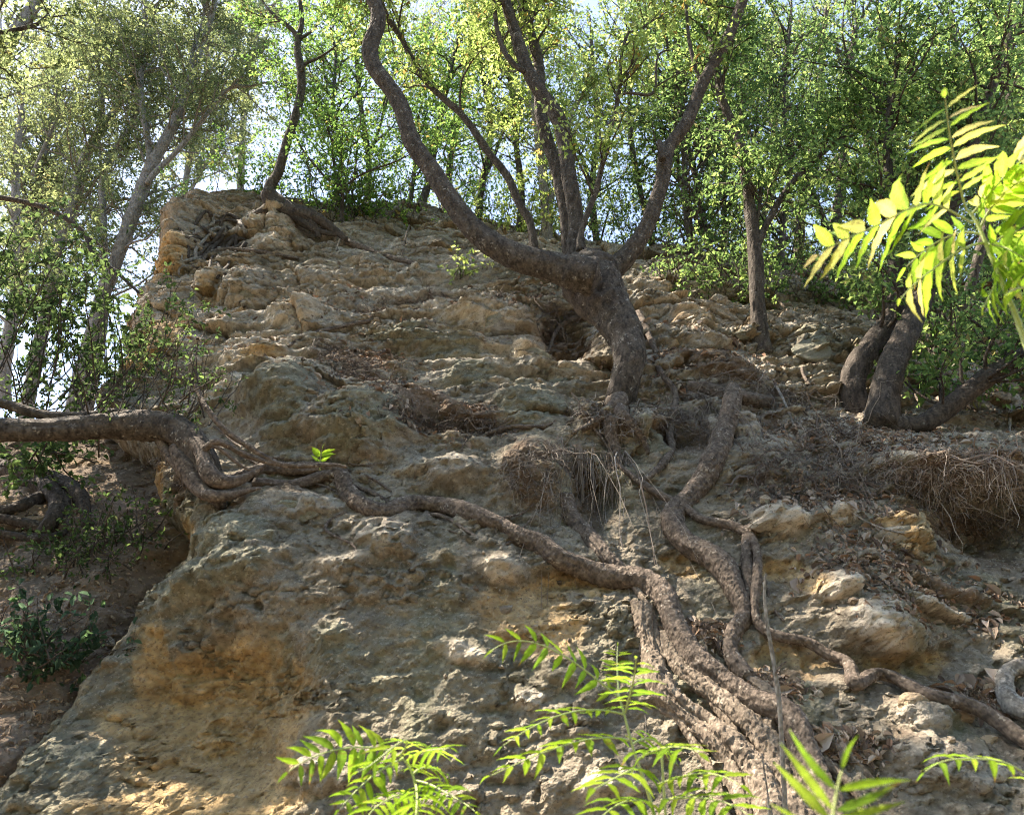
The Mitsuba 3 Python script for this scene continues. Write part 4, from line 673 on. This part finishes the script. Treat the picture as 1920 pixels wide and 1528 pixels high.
scene['stalk'] = {'type': 'twosided', 'b': {'type': 'principled', 'roughness': 0.5, 'base_color': {'type': 'rgb', 'value': [0.30, 0.36, 0.13]}}}
def plant(label): return thing('pinnate_plant', label, 'plant')
to_ground(ss, at(1476, 1700, 3.35), 0.011, 'bark_pale'); to_ground(sk, at(1446, 1640, 3.3), 0.006, 'bark_pale', 'stick')
a1 = plant('large bright yellow-green plant with pinnate leaves hanging in at the right edge')
def stem(key, pxs, y):
    limb(key, 'stem', pxs, y, 140, 'stalk', 10, 0.02, lump=0.02, furrow=0.0, knots=0)
    p = at(pxs[0][0], pxs[0][1], y); to_ground(key, p, 0.46 * pxs[0][2] * ((p - EYE) @ FWD) / FOC)
stem(a1, [(1990,820,15),(1945,700,14),(1920,635,13),(1906,595,12),(1889,554,10),(1868,505,9),(1848,456,8),(1830,415,7),(1815,395,5)], 1.85)
frond(a1, [(1812,395),(1800,350),(1787,290),(1778,235),(1772,185)], [1.85, 1.42], 9, 0.0874, 301, (0.05, .5, .8), W=.30, fwd=-0.15, t0=0.22, peach=0.12, droop=0.10)
frond(a1, [(1822,418),(1775,392),(1726,384),(1650,420),(1580,452),(1535,478)], [1.85, 1.66, 1.62], 10, 0.1254, 302, (-.05, .50, .85), W=.31, fwd=0.95, t0=0.2, peach=0.15, droop=0.12)
frond(a1, [(1822,402),(1850,370),(1885,330),(1925,290),(1970,250)], [1.85, 1.65], 8, 0.1030, 303, (-.2, .45, .87), fwd=0.5, t0=0.12, peach=0.2, droop=0.4)
frond(a1, [(1846,456),(1800,470),(1760,497),(1720,528),(1690,560)], [1.85, 1.75], 6, 0.0896, 304, (-.2, .65, .7), W=0.42, fwd=0.3, t0=0.2, peach=0.15, droop=0.3)
frond(a1, [(1840,440),(1790,440),(1745,462),(1700,500)], [1.86, 1.95], 6, 0.0840, 305, (-.1, .5, .85), fwd=0.5, t0=0.2, droop=0.3, tone=.9)
frond(a1, [(1858,480),(1885,500),(1905,530),(1925,570)], [1.85, 1.75], 5, 0.0739, 306, (-.2, .65, .7), W=0.42, fwd=0.3, t0=0.2, peach=0.15)
frond(a1, [(1852,462),(1890,440),(1925,430),(1970,425)], [1.86, 1.8], 6, 0.1008, 307, (-.2, .45, .85), fwd=0.4, t0=0.1, droop=.3, tone=.8)
frond(a1, [(1856,470),(1870,500),(1862,540),(1845,575)], [1.86, 1.78], 5, 0.080, 310, (-.2, .6, .75), fwd=.4, t0=.15, W=.34, droop=.2)
frond(a1, [(1850,458),(1885,465),(1925,490),(1975,530)], [1.86, 1.74], 7, 0.095, 322, (-.1, .5, .85), fwd=.45, t0=.1, W=.30, droop=.2)
frond(a1, [(1838,428),(1870,375),(1905,345),(1950,330)], [1.86, 1.72], 7, 0.095, 323, (-.15, .5, .85), fwd=.45, t0=.15, W=.30, droop=.25)
a2 = plant('tall green plant with long arching pinnate leaves at the bottom centre')
stem(a2, [(1250,1700,10),(1235,1580,9),(1222,1510,8),(1205,1455,7),(1185,1395,6),(1172,1345,5),(1161,1308,4)], 2.6)
stem(a2, [(1262,1700,7),(1252,1580,6),(1246,1500,6),(1241,1415,5)], 2.55)
frond(a2, [(1161,1308),(1106,1263),(1055,1228),(986,1202),(920,1221)], [2.6, 2.45], 9, 0.0722, 311, (0.1, -.75, .6), fwd=.35, t0=.1, W=.27, droop=.3)
frond(a2, [(1172,1335),(1182,1300),(1190,1262),(1192,1235)], [2.6, 2.35, 2.2], 10, 0.0774, 312, (0, -.5, .85), fwd=.25, t0=.1, W=.20, droop=.2)
frond(a2, [(1161,1308),(1158,1270),(1157,1235),(1158,1212)], [2.6, 2.7], 8, 0.0440, 313, (0, -.6, .8), fwd=.2, t0=.2, W=.21, droop=.15)
frond(a2, [(1170,1339),(1089,1332),(1020,1352),(944,1397)], [2.6, 2.4], 9, 0.0660, 314, (0.2, -.12, 1), fwd=.55, t0=.12, W=.26, droop=.15)
frond(a2, [(1178,1387),(1117,1384),(1037,1404),(922,1453)], [2.6, 2.35], 8, 0.0792, 315, (0.15, -.2, 1), fwd=.6, t0=.12, W=.27, droop=.2)
frond(a2, [(1195,1425),(1220,1410),(1260,1400),(1310,1410)], [2.5, 2.1], 5, 0.0880, 316, (0, -.6, .8), fwd=.5, t0=.1, W=.32, droop=.25, tone=.85)
frond(a2, [(1200,1440),(1180,1445),(1150,1460),(1115,1478)], [2.5, 2.1], 5, 0.0880, 317, (0, -.5, .9), fwd=.5, t0=.1, W=.32, droop=.3, tone=.8)
frond(a2, [(1235,1470),(1280,1455),(1330,1450),(1385,1470)], [2.5, 2.2], 6, 0.0792, 318, (0, -.5, .9), fwd=.45, t0=.1, W=.30, droop=.3, tone=.85)
frond(a2, [(1240,1500),(1290,1495),(1345,1500),(1400,1525)], [2.45, 2.1], 6, 0.0836, 319, (0, -.6, .8), fwd=.5, t0=.1, W=.29, droop=.3)
frond(a2, [(1225,1510),(1190,1500),(1155,1510),(1120,1540)], [2.5, 2.2], 5, 0.0792, 320, (0, -.5, .9), fwd=.5, t0=.1, W=.32, droop=.3, tone=.9)
frond(a2, [(1185,1395),(1215,1385),(1240,1395),(1270,1420)], [2.6, 2.8], 5, 0.0616, 321, (0, -.7, .7), fwd=.4, t0=.1, W=.32, droop=.3)
a3 = plant('bushy bright green plant with pinnate leaves at the bottom, left of centre')
stem(a3, [(790,1700,9),(785,1600,8),(782,1528,7),(778,1466,5),(762,1430,4),(742,1411,3)], 2.5)
frond(a3, [(742,1411),(685,1401),(636,1404),(585,1420),(541,1446)], [2.5, 2.3], 9, 0.0686, 331, (0.1, -.9, .4), fwd=.35, t0=.12, W=.32, droop=.25)
frond(a3, [(742,1411),(760,1402),(745,1395),(700,1430),(672,1445)], [2.5, 2.2, 2.1], 6, 0.0616, 332, (0, -.6, .8), fwd=.6, t0=.2, W=.20, droop=.3)
frond(a3, [(765,1425),(790,1410),(815,1405),(842,1402)], [2.5, 2.35], 7, 0.0660, 333, (0.2, -.6, .7), fwd=.3, t0=.15, W=.21, droop=.4)
frond(a3, [(778,1463),(810,1472),(833,1484),(865,1502),(890,1520)], [2.5, 2.35], 8, 0.0528, 334, (0.2, -.6, .7), fwd=.4, t0=.12, W=.29, droop=.3)
frond(a3, [(757,1421),(720,1440),(692,1460),(665,1485),(638,1515)], [2.5, 2.35], 8, 0.0572, 335, (-0.1, -.6, .8), fwd=.4, t0=.12, W=.32, droop=.35)
frond(a3, [(779,1470),(782,1490),(781,1515),(778,1545)], [2.5, 2.1], 7, 0.0748, 336, (0, -.6, .8), fwd=.35, t0=.1, W=.24, droop=.3)
frond(a3, [(776,1450),(790,1440),(810,1440),(835,1450)], [2.5, 2.65], 6, 0.0616, 337, (0, -.6, .7), fwd=.4, t0=.1, W=.27, droop=.4, tone=.85)
frond(a3, [(780,1490),(750,1490),(715,1505),(690,1530)], [2.5, 2.3], 7, 0.0660, 338, (0, -.6, .8), fwd=.4, t0=.1, W=.27, droop=.35)
a4 = plant('close bright leaf with long blurred leaflets rising from the bottom edge right of the stick')
frond(a4, [(1545,1640),(1560,1545),(1570,1480),(1578,1445)], [1.25, 1.25], 4, 0.0836, 341, (0, -.6, .8), fwd=.5, t0=.35, W=.15, droop=.35, tone=0.95)
to_ground(a4, at(1545, 1640, 1.25), 0.004)
a5 = plant('arching leaf spray entering at the right edge near the bottom')
frond(a5, [(2010,1520),(1920,1448),(1878,1428),(1820,1422),(1781,1424),(1735,1446)], [2.2, 2.1], 8, 0.0660, 351, (-.1, -.25, 1), fwd=.5, t0=.1, W=.27, droop=.3, tone=.9)
to_ground(a5, at(2010, 1520, 2.2), 0.004)
a6 = thing('seedling', 'tiny pale green seedling standing on the snaking root', 'plant')
frond(a6, [(600,882),(600,866),(602,852),(604,843)], [4.75, 4.72], 3, 0.075, 361, (0, -.6, .8), fwd=.2, t0=.5, W=.4, droop=.2)
a7 = plant('leaf with rounded leaflets at the right edge below the large plant')
frond(a7, [(2000,560),(1950,545),(1915,540),(1885,555)], [1.7, 1.6], 5, 0.055, 371, (-.2, .6, .75), fwd=.3, t0=.2, W=.5, droop=.3)
to_ground(a7, at(2000, 560, 1.7), 0.004)

# ------------------------------------------------------------------ hanging root fibres, twigs and dead leaves
def fibres(label, poly, n, L, seed, c0, c1, r=0.0035, hang=1.0, out=0.05, name='hanging_root_fibres', curl=0.45):
    """poly: list of (px, py, spread px) along which the fibres start."""
    rng = np.random.default_rng(seed); poly = np.array(poly, float)
    t = rng.uniform(0, len(poly) - 1.001, n); j = t.astype(int); q = poly[j] + (poly[j + 1] - poly[j]) * (t - j)[:, None]
    ctr = np.array([on(*pq[:2]) for pq in poly]); d0 = np.interp(t, np.arange(len(poly)), ctr[:, 1])
    px = q[:, 0] + rng.normal(0, 1, n) * q[:, 2]; py = q[:, 1] + rng.normal(0, 0.6, n) * q[:, 2]
    P0 = np.array([at(a, b, d) for a, b, d in zip(px, py, d0)]); P0[:, 1] = onxz(P0[:, 0], P0[:, 2]) - 0.55 * out * rng.uniform(0, 1, n) ** 2
    nc = max(6, n // 14); cl = rng.integers(0, nc, n); first = np.array([np.argmax(cl == q_) if (cl == q_).any() else 0 for q_ in range(nc)])
    together = rng.random(n) < 0.75
    P0 = np.where(together[:, None], P0[first][cl] + rng.normal(0, 0.022, (n, 3)), P0); P0[:, 1] = np.minimum(P0[:, 1], onxz(P0[:, 0], P0[:, 2]) - 0.004)
    cd = randdir(rng, nc)[cl]; Lc = np.exp(rng.normal(0, 0.45, nc))[cl]
    k = 7; P = np.zeros((n, k, 3)); P[:, 0] = P0; d = nrm(cd * 1.1 + randdir(rng, n) * 0.7 + np.array([0, -0.3, -0.7 * hang]))
    Ls = (L * Lc * rng.uniform(0.12, 1.0, n) ** 1.5 * 1.2)[:, None] / (k - 1)
    for m in range(1, k):
        d = nrm(d + rng.normal(0, curl, (n, 3)) + np.array([0, -0.03, -0.18 * hang])); P[:, m] = P[:, m - 1] + d * Ls
        lim = onxz(P[:, m, 0], P[:, m, 2]) - 0.006; P[:, m, 1] = np.minimum(P[:, m, 1], lim)
    R = r * 0.7 * np.exp(rng.normal(0, 0.65, n))[:, None] * np.linspace(1, 0.35, k)
    m = tubes(P, R, 3); w = rng.random(n)[:, None]; c = np.array(c0) * (1 - w) + np.array(c1) * w
    put(name, m, 'fibre', smooth=True, color=np.repeat(c, k * 3, 0), label=label, cat='roots', kind='stuff')
BR0, BR1, GR1 = (0.065, 0.050, 0.040), (0.165, 0.135, 0.112), (0.265, 0.238, 0.21)
fibres('mat of brown root fibres hanging over the left middle ledge', [(600,640,16),(650,680,22),(700,700,22),(745,730,18)], 800, 0.22, 401, BR0, BR1, r=0.0035)
fibres('dark fringe of root fibres above the hollow in the middle of the face', [(730,760,14),(780,785,18),(840,800,18),(900,800,16),(950,810,12)], 800, 0.20, 402, BR0, BR1, r=0.0035)
fibres('matted short roots over the earth clump below the forked tree', [(950,900,22),(985,870,26),(1020,850,26),(1060,860,24),(1010,930,26)], 700, 0.16, 403, BR0, GR1, r=0.003, out=0.05, hang=.6)
fibres('long thin roots dangling over the dark hollow below the forked tree trunk', [(1040,840,14),(1080,850,16),(1120,850,16),(1155,860,12)], 170, 0.62, 413, (0.10,0.075,0.055), GR1, r=0.004, out=0.16, hang=2.2, curl=0.16)
fibres('thin roots draping around the thick twisting root', [(1290,740,18),(1340,730,18),(1390,735,18),(1440,745,20)], 420, 0.30, 404, BR0, GR1, r=0.0035, out=0.10)
fibres('long roots dangling beside the thick twisting root', [(1300,750,14),(1370,765,16),(1400,790,16),(1450,770,20)], 110, 0.65, 414, BR0, GR1, r=0.004, out=0.12, hang=2.0, curl=0.18)
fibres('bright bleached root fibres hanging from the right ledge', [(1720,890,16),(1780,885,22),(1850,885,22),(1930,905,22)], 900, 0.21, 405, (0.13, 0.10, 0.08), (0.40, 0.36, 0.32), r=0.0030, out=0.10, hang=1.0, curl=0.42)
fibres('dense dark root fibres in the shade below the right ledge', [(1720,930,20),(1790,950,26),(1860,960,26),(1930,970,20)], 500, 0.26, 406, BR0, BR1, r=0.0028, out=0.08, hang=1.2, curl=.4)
fibres('litter-like dry root crumbs along the lip of the right ledge', [(1640,870,20),(1700,880,14),(1780,875,16),(1860,875,16),(1940,890,18)], 900, 0.10, 415, (0.14, 0.105, 0.085), (0.38, 0.33, 0.29), r=0.0036, out=0.05, hang=.2)
fibres('wiry dry roots spread over the soil left of the leaning stems', [(1450,720,26),(1500,760,34),(1560,810,34),(1620,850,30)], 620, 0.34, 407, BR0, GR1, r=0.0038, hang=0.4)
fibres('ragged fringe of rootlets along the soil ledge right of the forked tree trunk', [(1200,780,16),(1250,775,18),(1300,790,18),(1350,810,16)], 420, 0.26, 416, BR0, GR1, r=0.003, out=.08, hang=1.1)
fibres('ragged fringe of rootlets along the soil step between the twisting root and the right ledge', [(1440,840,18),(1520,865,22),(1600,890,22),(1690,915,18)], 560, 0.24, 417, BR0, GR1, r=0.003, out=.08, hang=1.0)
fibres('wispy roots hanging on the soil face right of the thick twisting root', [(1400,860,24),(1430,900,34),(1500,920,34),(1560,900,30)], 520, 0.28, 408, BR0, BR1, r=0.003)
fibres('pale twiggy roots at the foot of the forked tree trunk', [(1080,770,14),(1110,775,16),(1150,790,16),(1190,800,14)], 300, 0.26, 409, BR0, GR1, r=0.0045, out=0.06, hang=.3)
fibres('thin roots hanging around the cave under the forked tree', [(1020,610,14),(1050,590,14),(1090,600,16)], 300, 0.26, 410, BR0, BR1, r=0.0035, out=.08)
fibres('thin root hairs under the fallen trunk crown', [(310,850,14),(345,880,16),(380,915,12)], 200, 0.16, 411, BR0, BR1, r=0.003, out=.2)
fibres('thin dark roots on the upper slope', [(690,590,14),(780,570,20),(860,560,20),(950,560,16)], 600, 0.22, 412, BR0, BR1, r=0.0034, hang=.3)

def litter_on(label, regs, n, seed, size=0.04, name='dead_leaves'):
    rng = np.random.default_rng(seed); V = []
    for (px, py, sx, sy) in regs:
        q = np.array([on(px + dx, py + dy) for dx, dy in ((0, 0), (sx, 0), (-sx, 0), (0, sy), (0, -sy))]); c = q[0]
        m = n // len(regs); hx = (q[1][0] - q[2][0]) / 2; hz = abs(q[4][2] - q[3][2]) / 2
        x = c[0] + rng.normal(0, 0.6, m) * hx; z = c[2] + rng.normal(0, 0.6, m) * hz; V.append(np.c_[x, onxz(x, z) - 0.008, z])
    V = np.vstack(V)
    ii, jj = np.clip(XI(V[:, 0], V[:, 2]), 0, NX - 1).astype(int), np.clip(ZI(V[:, 2]), 0, len(zs) - 1).astype(int); N = SN[ii, jj]
    keep = rng.random(len(V)) < sstep(0.0, 0.55, N[:, 2]); V, N = V[keep], N[keep]; k = len(V)
    L = size * np.exp(rng.normal(-0.15, 0.45, k)); m, f = leaves(V + N * 0.012, np.cross(randdir(rng, k), N) + 0.3 * randdir(rng, k), nrm(N + 0.55 * randdir(rng, k)), L, L * rng.uniform(.4, .6, k), fold=0.4, curl=0.3)
    pal = np.array([(0.19, 0.145, 0.11), (0.27, 0.21, 0.16), (0.11, 0.082, 0.064), (0.36, 0.30, 0.245), (0.23, 0.145, 0.095)]); c = pal[rng.integers(5, size=k)] * rng.uniform(.8, 1.2, k)[:, None]
    put(name, (m, f), 'fibre', smooth=False, color=np.repeat(c, 6, 0), label=label, cat='leaves', kind='stuff')
litter_on('brown dead leaves caught on the ledges and slopes of the cliff', [(1400,700,120,40),(1560,820,120,50),(1750,830,140,40),(1800,880,120,14),(1250,680,90,60),(700,690,90,40),(850,790,90,30),(1550,940,120,50),(880,560,140,24),(1650,1060,120,50),(1780,1140,120,40),(1330,640,120,40),(1840,1310,70,20),(1570,1400,60,20),(1420,1290,60,20),(1320,1190,50,16),(600,560,200,60),(450,640,160,60),(1000,560,80,20),(1850,740,80,50)], 16000, 501, 0.036)
def litter_bank():
    rng = np.random.default_rng(502); k = 1800; px, py = rng.uniform(-20, 330, k), rng.uniform(850, 1500, k)
    V = np.array([onb(a, b, 0.012) for a, b in zip(px, py)]); L = 0.034 * rng.uniform(.5, 1.3, k)
    N = nrm(np.array([0.1, -0.7, 0.7]) + 0.5 * randdir(rng, k)); m, f = leaves(V, randdir(rng, k), N, L, L * .5, .4, .3)
    pal = np.array([(0.20, 0.14, 0.09), (0.26, 0.19, 0.13), (0.12, 0.085, 0.06), (0.30, 0.24, 0.18)]); put('dead_leaves', (m, f), 'fibre', smooth=False, color=np.repeat(pal[rng.integers(4, size=k)], 6, 0), label='brown dead leaves scattered on the earth bank', cat='leaves', kind='stuff')
litter_bank()
def pebbles():
    rng = np.random.default_rng(503); ico = trimesh.creation.icosahedron(); A = np.array(ico.vertices)
    for nm, fn, regs, lab in (('pebbles', on, [(1400,700,160,60),(1600,820,200,80),(1700,1080,180,90),(1500,960,160,60),(700,720,200,120),(1330,640,160,60),(500,600,160,90),(1650,1400,160,90),(1400,1350,120,140),(1000,1100,250,200)], 'loose crumbs of stone and clay lying on the cliff'), ('pebbles', onb, [(120,1100,160,160),(100,1300,120,160),(200,980,120,80)], 'clods and pebbles lying on the earth bank')):
        P = np.array([fn(rng.normal(a, c * .6), rng.normal(b, d * .6)) for a, b, c, d in regs for _ in range(150)]); k = len(P); r = 0.007 * np.exp(rng.normal(0, 0.55, k))
        V = P[:, None] + A[None] * r[:, None, None] * rng.uniform(.6, 1.3, (k, 12, 1)) * rng.uniform(.6, 1.2, (k, 1, 3)) + np.array([0, -.3, .3]) * r[:, None, None]
        c = np.array([(0.27, 0.235, 0.19), (0.19, 0.16, 0.125), (0.33, 0.27, 0.20), (0.13, 0.105, 0.08)])[rng.integers(4, size=k)]
        put(nm, (V.reshape(-1, 3), (np.array(ico.faces)[None] + (np.arange(k) * 12)[:, None, None]).reshape(-1, 3)), 'rock', smooth=False, color=np.repeat(c, 12, 0), label=lab, cat='stones', kind='stuff')
pebbles()
# dry twigs that lie loose on the slope, each a thing
TW = [([(1455,560,5),(1490,600,5),(1510,640,4)],'grey'),([(1690,570,4),(1700,620,4),(1705,680,3)],''),([(1505,690,7),(1530,735,6),(1560,765,4)],''),([(1455,725,6),(1480,775,5),(1490,800,3)],''),([(1680,680,4),(1705,720,5),(1730,770,5),(1745,810,4),(1757,832,2)],''),
      ([(1590,955,3),(1640,985,4),(1700,1000,3)],''),([(1885,620,4),(1900,660,6),(1915,700,4)],''),([(1890,690,5),(1895,740,6),(1893,800,6),(1890,840,4)],''),([(770,430,3),(755,470,4),(752,485,3)],''),([(630,470,3),(640,440,4),(638,400,4),(645,350,3)],'')]
TL = ['dry twig at the foot of the upright slope tree','thin upright twig right of the leaning stems','pale stick slanting down the soil left of the leaning stems','pale short stick on the soil mound','kinked grey twig in front of the right ledge','thin twig over the right boulder','bare stalk under the large bright plant','dark upright stick by the right edge','little curved twig on the upper slope','thin sapling stem at the foot of the skyline shrub']
for i, ((pp, _), lab) in enumerate(zip(TW, TL)): root(pp, name='dry_twig', label=lab, seed=600 + i, sides=8, offs=4.0, mat='bark_pale' if i % 2 else 'bark_root', furrow=.04, knots=0.05)
import re
GROUPS = {'valley_tree': 'tall grey trees beyond the left edge of the cliff', 'hilltop_tree': 'trees on the hilltop behind the brow', 'thicket': 'thickets along the skyline', 'shrub': 'small leafy shrubs', 'pinnate_plant': 'plants with pinnate leaves', 'dry_twig': 'loose dry twigs', 'exposed_root': 'single bare roots on the cliff'}
for k in labels:
    b = re.sub(r'_[0-9]{3}$', '', k)
    if b in GROUPS and '__' not in k: labels[k]['group'] = GROUPS[b]
